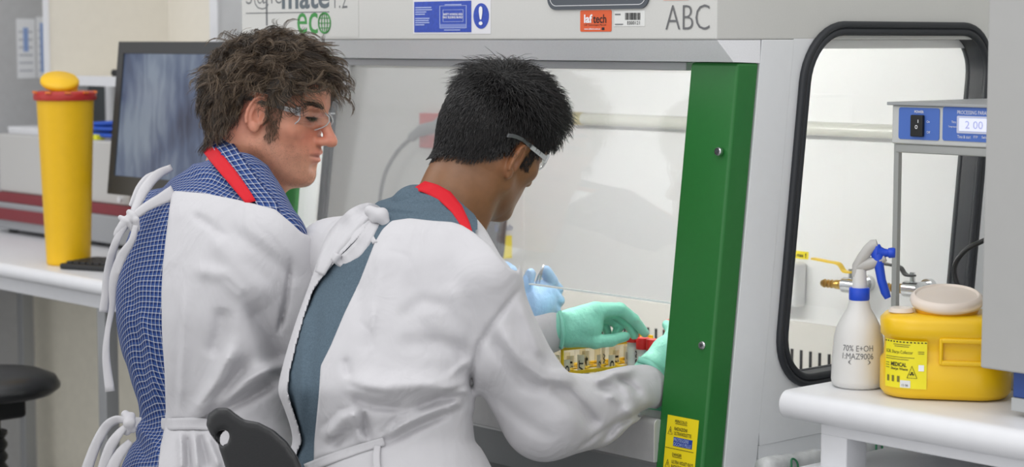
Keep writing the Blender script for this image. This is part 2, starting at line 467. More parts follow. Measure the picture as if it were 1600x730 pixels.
# front airfoil: steel lip, grille slots
lip = [(0.03, 0.752), (0.03, 0.779), (-0.022, 0.792)] + [(-0.022 - 0.009 * math.sin(a), 0.783 + 0.009 * math.cos(a)) for a in np.linspace(0.2, 1.57, 6)] + [(-0.031, 0.722), (-0.02, 0.722), (-0.02, 0.752)]
MB().prism([(XL + 0.1, y, z) for y, z in lip], (-XL - 0.1 - 0.098, 0, 0)).build('front_lip', M_steel, cab, bevel=0.001)
b = MB(); x = XL + 0.11
while x < -0.115:
    b.add([(x, -0.013, 0.7909), (x + 0.005, -0.013, 0.7909), (x + 0.02, 0.026, 0.7813), (x + 0.015, 0.026, 0.7813)], [(0, 1, 2, 3)]); x += 0.011
o = b.build('grille_slots', M_dark, cab); o['kind'] = 'stuff'
MB().box(XL + 0.006, -0.006, 0.03, 0.78, 0.640, 0.700).build('plenum', mat('plenum grey', (170, 173, 174), 0.5), cab)
# sash
zb, zt = 0.972, 1.356
sp = [(XL + 0.06, 0.088 + ty(zb), zb), (-0.06, 0.088 + ty(zb), zb), (-0.06, 0.088 + ty(zt), zt), (XL + 0.06, 0.088 + ty(zt), zt)]
sash = MB().prism(sp, (0, 0.005, 0)).build('sash_glass', M_sash, cab)
MB().box(XL + 0.06, -0.06, 0.0878, 0.0935, zb - 0.0015, zb + 0.0012, TL).build('sash_edge', mat('ground glass edge', (235, 245, 243), 0.3, emit=0.0), sash)
# lamp behind the fascia and the ultraviolet tube on the rear wall
lampbody = MB().box(-1.2, -0.1, 0.118, 0.16, 1.3845, 1.3852).build('lamp_fixture', M_in, cab)
MB().cyl((-1.18, 0.135, 1.3765), (-0.12, 0.135, 1.3765), 0.0095, n=12).build('lamp_tube', mat('lit tube', (255, 255, 250), 0.5, emit=54.0), lampbody)
UVZ, UVY = 1.228, 0.718
tb = MB(); tb.cyl((-1.05, UVY, UVZ), (-0.10, UVY, UVZ), 0.0135, n=20); uvt = tb.build('uv_tube', mat('uv tube glass', (214, 214, 205), 0.12, coat=0.5), cab); fix_smooth(uvt)
for s, x in ((1, -1.058), (-1, -0.092)):
    tb = MB(); tb.lathe([(0.010, -0.02), (0.0145, -0.018), (0.0145, 0.02), (0.012, 0.024)], (x, UVY, UVZ), 18, axis=(s, 0, 0)); e = tb.build('tube_cap', mat('tube cap', (196, 186, 150), 0.3, 0.4), uvt); fix_smooth(e)
    tb = MB(); tb.lathe([(0.0, -0.034), (0.012, -0.032), (0.0165, -0.026), (0.0165, -0.012)], (x, UVY, UVZ), 18, axis=(s, 0, 0)); e = tb.build('tube_socket', M_in, uvt); fix_smooth(e)
    MB().box(x - 0.012, x + 0.012, UVY, 0.75, UVZ - 0.012, UVZ + 0.012).build('bracket', M_in, uvt)
# double power point on the rear wall with its yellow label
M_plate = mat('socket plastic', (232, 233, 234), 0.3)
po = MB().box(-0.515, -0.43, 0.712, 0.75, 0.872, 0.962).build('power_outlet', M_plate, cab, bevel=0.008, seg=3)
MB().box(-0.505, -0.452, 0.7085, 0.713, 0.887, 0.948).build('socket_face', mat('socket face', (222, 223, 225), 0.3), po, bevel=0.002)
for dx, dz, a in ((-0.009, 0.012, 0.5), (0.009, 0.012, -0.5)):
    MB().obox((-0.478 + dx, 0.7082, 0.917 + dz), ((math.cos(a), 0, math.sin(a)), (0, 1, 0), (-math.sin(a), 0, math.cos(a))), (0.0013, 0.0008, 0.006)).build('socket_slot', M_dark, po)
yl = MB().box(-0.476, -0.428, 0.7485, 0.7498, 0.966, 0.981).build('rating_label', mat('label yellow', (246, 226, 40), 0.6), cab)
text_fit('lettering', '10A max', (-0.473, 0.7483, 0.9695), (0.034, 0, 0), (0, 0, 0.008), M_ink, yl, 0.02)
text_fit('lettering', '!', (-0.435, 0.7483, 0.969), (0.003, 0, 0), (0, 0, 0.009), M_ink, yl, 0.02)
# gas taps
M_yel = mat('yellow lever', (240, 200, 40), 0.35)
def gas_tap(px, py, lever, lname):
    p = on(px, py, 1, 0.70)
    x, z = p[0], p[2]
    b = MB(); b.cyl((x, 0.75, z), (x, 0.70, z), 0.012, n=16); b.lathe([(0.016, -0.006), (0.016, 0.006)], (x, 0.744, z), 18, axis=(0, 1, 0))
    b.lathe([(0.008, -0.020), (0.015, -0.016), (0.015, 0.016), (0.008, 0.020)], (x, 0.695, z), 18, axis=(1, 0, 0))
    body = b.build('gas_tap', M_chrome, cab); fix_smooth(body)
    prof = [(0.006, 0.0), (0.009, 0.004), (0.009, 0.012)]
    for k in range(4): prof += [(0.0085, 0.014 + 0.008 * k), (0.006, 0.021 + 0.008 * k)]
    prof += [(0.0035, 0.047)]
    b = MB(); b.lathe(prof, (x - 0.018, 0.690, z), 16, axis=(-1, -0.1, 0)); fix_smooth(b.build('hose_nozzle', M_brass, body))
    b = MB(); b.cyl((x, 0.695, z + 0.012), (x, 0.695, z + 0.032), 0.005, n=12); fix_smooth(b.build('valve_stem', M_chrome, body))
    b = MB(); pts = catmull([(x + 0.006, 0.692, z + 0.026), (x - 0.012, 0.690, z + 0.027), (x - 0.024, 0.688, z + 0.040), (x - 0.05, 0.686, z + 0.043), (x - 0.085, 0.684, z + 0.046)], 4)
    vs = []; fs = []
    for i, q in enumerate(pts):
        for dy, dz in ((-0.007, -0.002), (0.007, -0.002), (0.007, 0.002), (-0.007, 0.002)): vs.append((q[0], q[1] + dy, q[2] + dz))
        if i:
            for k in range(4): fs.append(((i - 1) * 4 + k, (i - 1) * 4 + (k + 1) % 4, i * 4 + (k + 1) % 4, i * 4 + k))
    fs += [(3, 2, 1, 0), tuple(len(vs) - 4 + k for k in range(4))]
    b.add(vs, fs); b.build(lname, lever, body, bevel=0.001)
gas_tap(1332, 446, M_yel, 'lever')
gas_tap(1428, 452, M_black, 'lever')
# stand under the cabinet
M_stand = mat('stand steel', (150, 153, 155), 0.4, 0.4)
st = MB().box(XL + 0.06, -0.06, 0.08, 0.14, 0.56, 0.64).build('stand_beam', mat('stand beam grey', (140, 143, 142), 0.5), cab, bevel=0.003)  # beam in a slightly darker grey than the legs
for x in (XL + 0.02, -0.07):
    for y in (0.08, 0.70):
        MB().box(x, x + 0.05, y, y + 0.05, 0.0, 0.64).build('stand_leg', M_stand, st, bevel=0.003)
for k in range(6):
    x = -1.15 + 0.18 * k
    MB().box(x, x + 0.09, 0.735, 0.745, 0.1, 0.64).build('rear_slat', mat('slat grey', (132, 136, 134), 0.6), st)
ledge = MB().box(-0.02, 0.135, 0.112, 0.78, 0.700, 0.712).build('ledge', M_side, cab, bevel=0.002)
MB().box(-0.03, -0.0015, 0.112, 0.764, 0.7125, 0.7445).build('skirt', M_side, cab)

# ---- lettering and stickers on the fascia (plane y = 0)
XR = np.array((1.0, 0, 0)); ZU = np.array((0, 0, 1.0))
def F(px, py): return on(px, py, 1, 0.0)
def fbox(px0, py0, px1, py1):
    """pixel rectangle on the fascia -> lower-left point, right vector, up vector"""
    a = F(px0, py1); c = F(px1, py0); a2 = F(px0, py0)
    zlo = (F(px0, py1)[2] + F(px1, py1)[2]) / 2; zhi = (F(px0, py0)[2] + F(px1, py0)[2]) / 2
    return np.array((a[0], 0, zlo)), XR * (c[0] - a[0]), ZU * (zhi - zlo)
M_eco = mat('eco green ink', (62, 142, 70), 0.6)
M_slate = mat('slate ink', (96, 106, 112), 0.6)
lg = quad('logo_plate', *fbox(379, -34, 560, 58), M_fascia, fascia, lift=0.0006)
text_fit('lettering', 'S@fe', *fbox(385, -25, 440, 15), M_inkgrey, lg, -0.012)
text_fit('lettering', 'mate', *fbox(441, -20, 515, 14), M_slate, lg, 0.022)
text_fit('lettering', '1.2', *fbox(523, -20, 543, 13), M_inkgrey, lg, -0.014)
quad('rule', *fbox(385, 19, 515, 20.4), M_inkgrey, lg, lift=0.0012)
quad('rule', *fbox(416.3, -22, 418, 40), M_inkgrey, lg, lift=0.0012)
text_fit('lettering', 'ec', *fbox(465, 20, 497, 53), M_eco, lg, 0.004)
gc, gr_, gu = fbox(498, 19, 517.5, 53)
cc = gc + gr_ / 2 + gu / 2; rx = np.linalg.norm(gr_) / 2; rz = np.linalg.norm(gu) / 2
b = MB()
def oval(kx, kz, cx=0, cz=0, n=28, a0=0, a1=2 * math.pi): return [cc + np.array((cx + kx * rx * math.cos(a), -0.0012, cz + kz * rz * math.sin(a))) for a in np.linspace(a0, a1, n, endpoint=abs(a1 - a0) < 6.28)]
b.tube(oval(0.93, 0.93), 0.0016, 6, closed=True); b.tube(oval(0.45, 0.93), 0.0009, 6, closed=True)
for k in (-0.45, 0.0, 0.45): b.tube([cc + np.array((-rx * 0.93 * math.sqrt(1 - k * k), -0.0012, k * rz)), cc + np.array((rx * 0.93 * math.sqrt(1 - k * k), -0.0012, k * rz))], 0.0009, 6)
b.tube([cc + np.array((0, -0.0012, -rz * 0.93)), cc + np.array((0, -0.0012, rz * 0.93))], 0.0009, 6)
b.build('globe_mark', M_eco, lg)
# blue safety notice
M_signw = mat('sign white', (226, 226, 230), 0.5)
M_signb = mat('sign blue', (46, 76, 178), 0.5, noise=0.12, nscale=160)
M_signl = mat('sign pale ink', (176, 190, 232), 0.6)
sg = quad('safety_notice', *fbox(646, -6, 767, 53), M_signw, fascia, lift=0.0006)
quad('blue_field', *fbox(648, 2, 737, 50.5), M_signb, sg, lift=0.0012)
for k, (y, w) in enumerate(((11, 25), (14.5, 26), (18, 17), (21.5, 15), (28, 22), (31.3, 21), (34.6, 22), (38, 14))):
    quad('text_line', *fbox(650, y, 650 + w, y + 1.6), M_signl, sg, lift=0.0018)
for r_ in ((688, 8.6, 730, 9.3), (688, 43.5, 730, 44.2), (688, 9, 688.7, 44), (729.3, 9, 730, 44), (693, 15, 725, 15.6), (693, 33.5, 725, 34.1), (693, 15, 693.6, 34), (724.4, 15, 725, 34)):
    quad('diagram_line', *fbox(*r_), M_signl, sg, lift=0.0018)
quad('hatched_bar', *fbox(688, 37.5, 729, 44), mat('sign mid', (120, 136, 200), 0.6), sg, lift=0.0017)
text_fit('lettering', 'SAFETY WORKING AREA', *fbox(694, 20.5, 724, 24), M_inkwhite, sg, 0.02, lift=0.002)
text_fit('lettering', 'MAX SLIDING BLIND', *fbox(693, 25.2, 724, 28.8), M_inkwhite, sg, 0.02, lift=0.002)
quad('text_line', *fbox(696, 6.6, 722, 8), M_signl, sg, lift=0.0018); quad('text_line', *fbox(695, 46.2, 720, 47.6), M_signl, sg, lift=0.0018)
a, r_, u_ = fbox(740.5, 5, 764.5, 45)
ce = a + r_ / 2 + u_ / 2; ex = np.linalg.norm(r_) / 2; ez = np.linalg.norm(u_) / 2
MB().prism([ce + np.array((ex * math.cos(t_), -0.0007, ez * math.sin(t_))) for t_ in np.linspace(0, 2 * math.pi, 40, endpoint=False)], (0, -0.0006, 0)).build('blue_disc', M_signb, sg)
text_fit('lettering', '!', ce + np.array((-0.0052, -0.0012, -ez * 0.72)), (0.0104, 0, 0), (0, 0, ez * 1.48), M_inkwhite, sg, 0.012, lift=0.001)
# control panel
M_panel = mat('slate keypad', (70, 76, 84), 0.4)
a, r_, u_ = fbox(857, -60, 1016, 14.5)
ce = a + r_ / 2 + u_ / 2; w_, h_ = np.linalg.norm(r_), np.linalg.norm(u_)
cp = MB().prism([ce + np.array((u, -0.0002, v)) for u, v in rrect(8, w_, h_, 0.02)], (0, -0.003, 0)).build('control_panel', M_panel, fascia)
MB().ringplate([ce + np.array((u, -0.0034, v)) for u, v in rrect(8, w_ - 0.012, h_ - 0.012, 0.016)], [ce + np.array((u, -0.0034, v)) for u, v in rrect(8, w_ - 0.0146, h_ - 0.0146, 0.0148)], (0, -0.0004, 0)).build('border_line', mat('pale line', (205, 207, 210), 0.5), cp)
MB().prism([ce + np.array((u, -0.0036, v + 0.012)) for u, v in rrect(8, w_ * 0.5, h_ * 0.4, 0.004)], (0, -0.0006, 0)).build('display', mat('display dark', (40, 46, 54), 0.2), cp)
# orange service label
M_or = mat('label orange', (222, 92, 42), 0.5)
a, r_, u_ = fbox(907, 15.8, 956, 49.5)
ce = a + r_ / 2 + u_ / 2; w_, h_ = np.linalg.norm(r_), np.linalg.norm(u_)
sl = MB().prism([ce + np.array((u, -0.0002, v)) for u, v in rrect(5, w_, h_, 0.003)], (0, -0.0006, 0)).build('service_label', M_or, fascia)
text_fit('lettering', 'laf', *fbox(913.5, 22.5, 926.5, 36), M_inkwhite, sl, 0.03, lift=0.0014)
text_fit('lettering', 'tech', *fbox(927.5, 22.5, 948, 36), M_ink, sl, 0.01, lift=0.0014)
text_fit('lettering', 'LAF Technologies Pty Ltd', *fbox(913.5, 37.5, 947.5, 41), M_ink, sl, 0.0, lift=0.0014)
text_fit('lettering', 'www.laftech.com.au', *fbox(913.5, 43.5, 939, 46.6), M_inkwhite, sl, 0.01, lift=0.0014)
quad('dot_mark', *fbox(941, 42.8, 945, 47), M_ink, sl, lift=0.0012)
# asset tag
at_ = quad('asset_tag', *fbox(960, 17, 1008, 41), mat('tag white', (222, 223, 220), 0.5), fascia, lift=0.0006)
x = 977.5
rr_ = random.Random(3)
while x < 1002:
    w_ = rr_.choice((0.7, 0.9, 1.6)); quad('bar', *fbox(x, 20, x + w_, 31), M_ink, at_, lift=0.0012); x += w_ + rr_.choice((0.6, 0.8, 1.1))
text_fit('lettering', 'E000121', *fbox(981, 33, 1000.5, 38.5), M_ink, at_, 0.0, lift=0.0014)
quad('text_line', *fbox(961.5, 21.5, 970, 23.5), M_inkgrey, at_, lift=0.0012); quad('text_line', *fbox(961.5, 37.2, 974, 38.8), M_inkgrey, at_, lift=0.0012)
text_fit('lettering', 'ABC', *fbox(1040.5, 7.5, 1109.5, 46.5), mat('thin grey ink', (104, 105, 107), 0.6), fascia, -0.016, lift=0.0012)
quad('pink_strip', *fbox(1037, -8, 1076, 0.8), mat('pink tape', (214, 180, 170), 0.6), fascia, lift=0.0006)
# ultraviolet warning sticker on the green post
M_sty = mat('sticker yellow', (246, 222, 22), 0.5)
zc = 0.77
UPV = np.array((0, TL, 1.0))
def G(px, py):
    # green post front plane: y = 0.055 + ty(z)
    n = np.array((0, 1.0, -TL)); p0 = np.array((0, 0.055, 1.40)); r = ray(px, py)
    return CAM + r * ((n @ (p0 - CAM)) / (n @ r))
g00 = G(1044, 648); g10 = G(1092.5, 658.5)
gx = np.array((g10[0] - g00[0], 0, 0)); top = g00[2]
def gb(u0, v0, u1, v1):
    """sticker coordinates in millimetres-like units: u 0..100 across, v 0..170 down"""
    sc_ = gx[0] / 100
    p = np.array((g00[0] + u0 * sc_, 0, top - v1 * sc_)); p[1] = 0.055 + ty(p[2])
    return p, np.array(((u1 - u0) * sc_, 0, 0)), UPV * ((v1 - v0) * sc_)
us = quad('uv_warning_sticker', *gb(0, 0, 100, 180), M_sty, stk_post, lift=0.0008)
M_stb = mat('sticker blue', (30, 66, 160), 0.5)
M_stbl = mat('sticker pale blue', (168, 186, 226), 0.5)
def st_text(s, u0, v0, u1, v1, m=M_ink): text_fit('lettering', s, *gb(u0, v0, u1, v1), m, us, 0.01, lift=0.0022)
for o_, rows in ((0, ('PERICOLO', 'RADIAZIONI', 'ULTRAVIOLETTE', 'PROTEGGERE', 'OCCHI E PELLE')), (78, ('DANGER', 'ULTRA VIOLET RAYS', 'RADIATION', 'PROTECT', 'EYES AND SKIN'))):
    st_text(rows[0], 27, o_ + 8, 65 if o_ == 0 else 57, o_ + 15)
    quad('rule', *gb(27, o_ + 17, 65 if o_ == 0 else 57, o_ + 18), M_ink, us, lift=0.0014)
    st_text(rows[1], 27, o_ + 25, 68 if o_ == 0 else 96, o_ + 33); st_text(rows[2], 27, o_ + 36, 82 if o_ == 0 else 64, o_ + 44)
    quad('blue_bar', *gb(26, o_ + 49, 86, o_ + 70), M_stb, us, lift=0.0014)
    st_text(rows[3], 28, o_ + 50.5, 76 if o_ == 0 else 58, o_ + 58.5, M_stbl); st_text(rows[4], 28, o_ + 60.5, 84, o_ + 68.5, M_stbl)
    quad('rule', *gb(2, o_ + 76, 92, o_ + 77), M_ink, us, lift=0.0014)
    p, r_, u_ = gb(6, o_ + 26, 20, o_ + 44)
    b = MB(); b.tube([p, p + r_, p + r_ / 2 + u_], 0.0005, 5, closed=True); b.tube([p + r_ / 2 + u_ * 0.2, p + r_ / 2 + u_ * 0.65], 0.0005, 5)
    o = b.build('hazard_triangle', M_ink, us); o.location = (0, -0.001, 0)
st_text('CAUTION', 5, 160, 34, 167)
# =================================================================== things on the right bench
CR = RT.copy()                                  # direction along the picture, level
CF = FH.copy()
M_tub = mat('sharps yellow', (240, 194, 4), 0.36, coat=0.15, sss=0.0)
M_clear = mat('frosted plastic', (236, 230, 222), 0.3, trans=0.35, sss=0.0)
# ---- sharps tub: rounded body, step, clear round lid, printed label
TC = np.array((0.335, 0.145, BZ))
TA = np.array((math.cos(math.radians(36)), math.sin(math.radians(36)), 0)); TB = np.array((-TA[1], TA[0], 0))
tub = thing('sharps_container', 'squat yellow sharps tub with a clear round lid and hazard label', 'container', TC)
TSC = 0.90
def tub_loop(w, h, r, z, n=8): return [TC + TA * u + TB * v + np.array((0, 0, z * TSC)) for u, v in rrect(n, w, h, r)]
def loft(loops, cap=True):
    b = MB(); n = len(loops[0]); vs = [p for L in loops for p in L]; fs = []
    for i in range(len(loops) - 1):
        for k in range(n): fs.append((i * n + k, i * n + (k + 1) % n, (i + 1) * n + (k + 1) % n, (i + 1) * n + k))
    if cap: fs += [tuple(range(n - 1, -1, -1)), tuple((len(loops) - 1) * n + k for k in range(n))]
    return b.add(vs, fs)
TW, TH = 0.192, 0.128
prof = [(-0.02, 0.0), (-0.006, 0.003), (0, 0.012), (0.0, 0.060), (-0.005, 0.066), (-0.006, 0.098), (0.0, 0.104), (0.001, 0.128), (-0.006, 0.136), (-0.016, 0.139)]
o = loft([tub_loop(TW + 2 * d, TH + 2 * d, 0.055 + d, z) for d, z in prof]).build('body', M_tub, tub); fix_smooth(o, 50)
# moulded recess frame on the front right
fr_ = MB()
e = TA * 0.043 - TB * (TH / 2 - 0.001)
fr_.obox(TC + e + np.array((0, 0, 0.091)), (TA, TB, ZZ), (0.050, 0.004, 0.004)); fr_.obox(TC + e + np.array((0, 0, 0.058)), (TA, TB, ZZ), (0.050, 0.004, 0.004)); fr_.obox(TC + e - TA * 0.05 + np.array((0, 0, 0.0745)), (TA, TB, ZZ), (0.003, 0.004, 0.02))
fr_.build('handle_recess', M_tub, tub, bevel=0.003, seg=3)
ld = MB(); LC = TC + TA * 0.0 - TB * 0.0
ld.lathe([(0.044, 0.123), (0.047, 0.129), (0.045, 0.133)], LC, 40); o = ld.build('neck_ring', mat('neck ring', (240, 190, 60), 0.35), tub); fix_smooth(o)
ax = np.array((0.12, -0.16, 1.0))
ld = MB(); ld.lathe([(0.044, 0.0), (0.052, 0.003), (0.054, 0.008), (0.053, 0.014), (0.049, 0.018), (0.047, 0.0185), (0.045, 0.0155), (0.0, 0.0155)], LC + np.array((0, 0, 0.135)), 48, axis=ax, cap=False); o = ld.build('lid', mat('clear lid', (246, 234, 222), 0.25, trans=0.2), tub); fix_smooth(o, 50)
ld = MB(); ld.lathe([(0.016, 0.0), (0.019, 0.002), (0.017, 0.008), (0.0, 0.009)], TC - TA * 0.066 - TB * 0.018 + np.array((0, 0, 0.1245)), 28, cap=False); o = ld.build('flap', mat('clear lid', (238, 226, 212)), tub); fix_smooth(o, 50)
# label follows the rounded left front of the tub
def tub_front(u, z, lift=0.0012):
    """u: arc position along the front-left of the tub, 0 at the flat front"""
    r = 0.055; half = TW / 2 - r
    if u >= 0: p = TA * (-half + u) - TB * (TH / 2); nn = -TB
    else:
        a = -u / r; nn = -TB * math.cos(a) - TA * math.sin(a); p = -TA * half - TB * (TH / 2 - r) + r * nn
    return TC + p + nn * lift + np.array((0, 0, z * TSC)), nn
def wrap_patch(name, u0, u1, z0, z1, m, lift=0.0012, n=10, parent=None):
    vs = []; fs = []
    for i in range(n + 1):
        u = u0 + (u1 - u0) * i / n
        for z in (z0, z1): vs.append(tub_front(u, z, lift)[0])
        if i: fs.append((2 * i - 2, 2 * i, 2 * i + 1, 2 * i - 1))
    return raw(name, vs, fs, m, parent, smooth=True)
def wrap_text(s, u0, u1, z0, z1, m, parent, bold=0.0, lift=0.0022):
    o = text_fit('lettering', s, (0, 0, 0), (1, 0, 0), (0, 1, 0), m, parent, bold)
    me = o.data; org = ORG[parent.name]
    for v in me.vertices:
        q = np.array(v.co) + org
        v.co = Vector(tub_front(u0 + (u1 - u0) * q[0], z0 + (z1 - z0) * q[1], lift)[0] - org)
lab = wrap_patch('hazard_label', -0.052, 0.014, 0.020, 0.099, mat('label lemon', (240, 226, 30), 0.45), 0.0018, parent=tub)
for k in range(13): wrap_patch('dash', -0.052 + 0.0052 * k, -0.0492 + 0.0052 * k, 0.0955, 0.0975, M_ink, 0.0024, 1, lab)
wrap_text('SC8L Sharps Collector', -0.05, -0.006, 0.0755, 0.0825, M_ink, lab, 0.0)
wrap_text('MEDICAL', -0.040, -0.015, 0.0555, 0.0625, M_ink, lab, 0.03)
wrap_text('Sharps Waste', -0.040, -0.013, 0.0485, 0.0540, M_ink, lab, 0.02)
for k, (u0, u1, z) in enumerate(((-0.036, -0.010, 0.0915), (-0.034, -0.012, 0.0885), (-0.05, -0.004, 0.0705), (-0.05, -0.012, 0.067), (-0.05, -0.043, 0.060), (-0.05, -0.043, 0.056), (-0.05, -0.043, 0.052), (0.001, 0.010, 0.078), (0.001, 0.010, 0.081))):
    wrap_patch('text_line', u0, u1, z, z + 0.0011, mat('olive ink', (120, 112, 40), 0.6), 0.0024, 3, lab)
for u in (-0.047, -0.038, -0.029): wrap_patch('pictogram', u, u + 0.004, 0.030, 0.040, mat('olive ink', (120, 112, 40)), 0.0024, 2, lab)
def wrap_tri(u0, u1, z0, z1, m, r, inner=True):
    P3 = [tub_front(u0, z0, 0.0026)[0], tub_front(u1, z0, 0.0026)[0], tub_front((u0 + u1) / 2, z1, 0.0026)[0]]
    b = MB(); b.tube(P3, r, 5, closed=True)
    if inner:
        c = tub_front((u0 + u1) / 2, z0 + (z1 - z0) * 0.35, 0.0026)[0]
        for k in range(3):
            a = math.radians(90 + 120 * k); q = tub_front((u0 + u1) / 2 + 0.003 * math.cos(a), z0 + (z1 - z0) * 0.35 + 0.003 * math.sin(a), 0.0026)[0]
            b.tube([c, q], [0.0004, 0.0016], 6)
    b.build('hazard_triangle', m, lab)
wrap_tri(-0.014, 0.0, 0.038, 0.058, M_ink, 0.0005)
wrap_patch('price_tag', -0.024, -0.009, 0.0215, 0.0335, mat('tag white', (222, 223, 220)), 0.0024, 3, lab)
wrap_text('12 06', -0.021, -0.012, 0.024, 0.0275, M_ink, lab, 0.0, 0.0032)
wrap_patch('white_tag', 0.002, 0.010, 0.050, 0.060, M_inkwhite, 0.0024, 2, lab)

# ---- spray bottle
SB = np.array((0.203, 0.105, BZ))
M_bot = mat('milky polythene', (232, 231, 228), 0.35, trans=0.15)
bt = thing('spray_bottle', 'milky spray bottle with a blue trigger and hand-written marks', 'bottle', SB)
prof = [(0.034, 0.0), (0.0395, 0.004), (0.041, 0.012), (0.040, 0.045), (0.0375, 0.075), (0.034, 0.092), (0.026, 0.108), (0.018, 0.121), (0.0145, 0.135), (0.0135, 0.145)]
o = MB().lathe(prof, SB, 40).build('bottle_body', M_bot, bt); fix_smooth(o, 60)
o = MB().lathe([(0.0415, 0.0), (0.0415, 0.001)], SB, 8).build('x', M_bot, bt); bpy.data.objects.remove(o)
o = MB().lathe([(0.0150, 0.134), (0.0158, 0.136), (0.0158, 0.151), (0.0150, 0.153)], SB, 28).build('collar', mat('trigger blue', (24, 74, 205), 0.35), bt); fix_smooth(o)
o = MB().lathe([(0.0115, 0.152), (0.0105, 0.170), (0.0095, 0.182)], SB, 22).build('neck', M_bot, bt); fix_smooth(o)
hd = RT * 0.97 - FH * 0.24; hd /= np.linalg.norm(hd)                     # the nozzle points along the bench
def HB(u, z, s=0.0): return SB + hd * u + np.array((0, 0, z)) + np.cross(hd, ZZ) * s
# shroud: swept arch from the neck to the nozzle
def sweep(path, ws, hs, name, m, parent):
    vs = []; fs = []; n = 10
    sd = np.cross(hd, ZZ)
    for i, (u, z) in enumerate(path):
        a = np.array(path[min(i + 1, len(path) - 1)]) - np.array(path[max(i - 1, 0)]); a = a / np.linalg.norm(a)
        nu, nz = -a[1], a[0]
        for k in range(n):
            c, s_ = math.cos(2 * math.pi * k / n), math.sin(2 * math.pi * k / n)
            vs.append(HB(u + nu * hs[i] * s_, z + nz * hs[i] * s_, ws[i] * c))
        if i:
            for k in range(n): fs.append(((i - 1) * n + k, (i - 1) * n + (k + 1) % n, i * n + (k + 1) % n, i * n + k))
    fs += [tuple(range(n - 1, -1, -1)), tuple(len(vs) - n + k for k in range(n))]
    b = MB(); b.add(vs, fs); o = b.build(name, m, parent); fix_smooth(o, 60); return o
sweep([(-0.006, 0.170), (-0.004, 0.186), (0.004, 0.199), (0.012, 0.211), (0.020, 0.218), (0.026, 0.220)], [0.008, 0.009, 0.009, 0.009, 0.009, 0.008], [0.006, 0.008, 0.009, 0.009, 0.010, 0.008], 'shroud', mat('spray head plastic', (206, 204, 200), 0.25, trans=0.25), bt)
sweep([(-0.004, 0.184), (0.014, 0.190), (0.030, 0.196), (0.038, 0.200)], [0.009, 0.0095, 0.009, 0.007], [0.009, 0.010, 0.008, 0.006], 'pump_body', MATS['spray head plastic'], bt)
tr_ = sweep([(0.024, 0.219), (0.027, 0.205), (0.029, 0.187), (0.033, 0.165), (0.039, 0.147), (0.043, 0.138)], [0.008, 0.010, 0.009, 0.0085, 0.0075, 0.005], [0.006, 0.011, 0.0075, 0.007, 0.007, 0.005], 'trigger', mat('trigger blue', (24, 74, 205)), bt)
sweep([(0.026, 0.208), (0.036, 0.207), (0.042, 0.207), (0.043, 0.207), (0.052, 0.208), (0.053, 0.208)], [0.011, 0.007, 0.006, 0.008, 0.008, 0.006], [0.011, 0.007, 0.006, 0.008, 0.008, 0.006], 'nozzle', mat('trigger blue', (24, 74, 205)), bt)
# hand-written marks round the belly
def belly_text(s, a0, a1, z0, z1):
    o = text_fit('lettering', s, (0, 0, 0), (1, 0, 0), (0, 1, 0), mat('faded marker', (112, 112, 114), 0.7), bt, 0.0)
    org = ORG[bt.name]
    for v in o.data.vertices:
        q = np.array(v.co) + org; a = a0 + (a1 - a0) * q[0]; z = z0 + (z1 - z0) * q[1]
        r = np.interp(z, [p[1] for p in prof], [p[0] for p in prof]) + 0.0006
        d = -FH * math.cos(a) + RT * math.sin(a)
        v.co = Vector(SB + d * r + np.array((0, 0, z)) - org)
belly_text('70% E+OH', -0.8, 0.42, 0.060, 0.069)
belly_text('1:MAZ9006', -0.8, 0.42, 0.048, 0.057)
belly_text('(    )', -0.55, 0.30, 0.040, 0.047)

# ---- bench-top processor with a blue control panel
pr_ = thing('bench_processor', 'grey bench instrument with blue control panel and power rocker switch', 'instrument', (0.30, 0.40, BZ))
M_inst = mat('instrument grey', (206, 208, 206), 0.45)
M_blue = mat('panel blue', (78, 116, 200), 0.45)
MB().box(0.148, 0.50, 0.25, 0.56, 1.236, 1.297).build('head_box', M_inst, pr_, bevel=0.003)
MB().box(0.142, 0.50, 0.244, 0.57, 1.297, 1.302).build('top_cover', mat('cover grey', (170, 172, 174), 0.4, 0.3), pr_, bevel=0.001)
MB().box(0.152, 0.50, 0.254, 0.30, 1.222, 1.236).build('lower_rail', mat('rail grey', (176, 178, 176), 0.4, 0.3), pr_, bevel=0.002)
for x, y in ((0.149, 0.256), (0.149, 0.545), (0.485, 0.545), (0.485, 0.256)): MB().box(x, x + 0.009, y, y + 0.009, BZ + 0.028, 1.236).build('post', mat('rail grey', (176, 178, 176)), pr_)
MB().box(0.145, 0.50, 0.25, 0.56, BZ, BZ + 0.028).build('base', M_inst, pr_, bevel=0.003)
MB().box(0.159, 0.484, 0.552, 0.556, BZ + 0.03, 1.236).build('rear_pane', M_pane, pr_)
def ipanel(x0, x1, z0, z1, name, m, parent, y=0.2497, r=0.004, th=0.001):
    return MB().prism([((x0 + x1) / 2 + u, y, (z0 + z1) / 2 + v) and np.array(((x0 + x1) / 2 + u, y, (z0 + z1) / 2 + v)) for u, v in rrect(5, x1 - x0, z1 - z0, r)], (0, -th, 0)).build(name, m, parent)
def ib(px0, py0, px1, py1):
    a = on(px0, py1, 1, 0.25); c = on(px1, py0, 1, 0.25); return a[0], c[0], a[2], c[2]
x0, x1, z0, z1 = ib(1404.5, 169.5, 1469, 217)
pw = ipanel(x0, x1, z0, z1, 'power_panel', M_blue, pr_)
x0, x1, z0, z1 = ib(1426, 180, 1446, 213)
rk = MB().box(x0, x1, 0.2425, 0.2487, z0, z1).build('rocker_switch', M_black, pw, bevel=0.0015)
W0 = np.array((0.0, 0, 0))
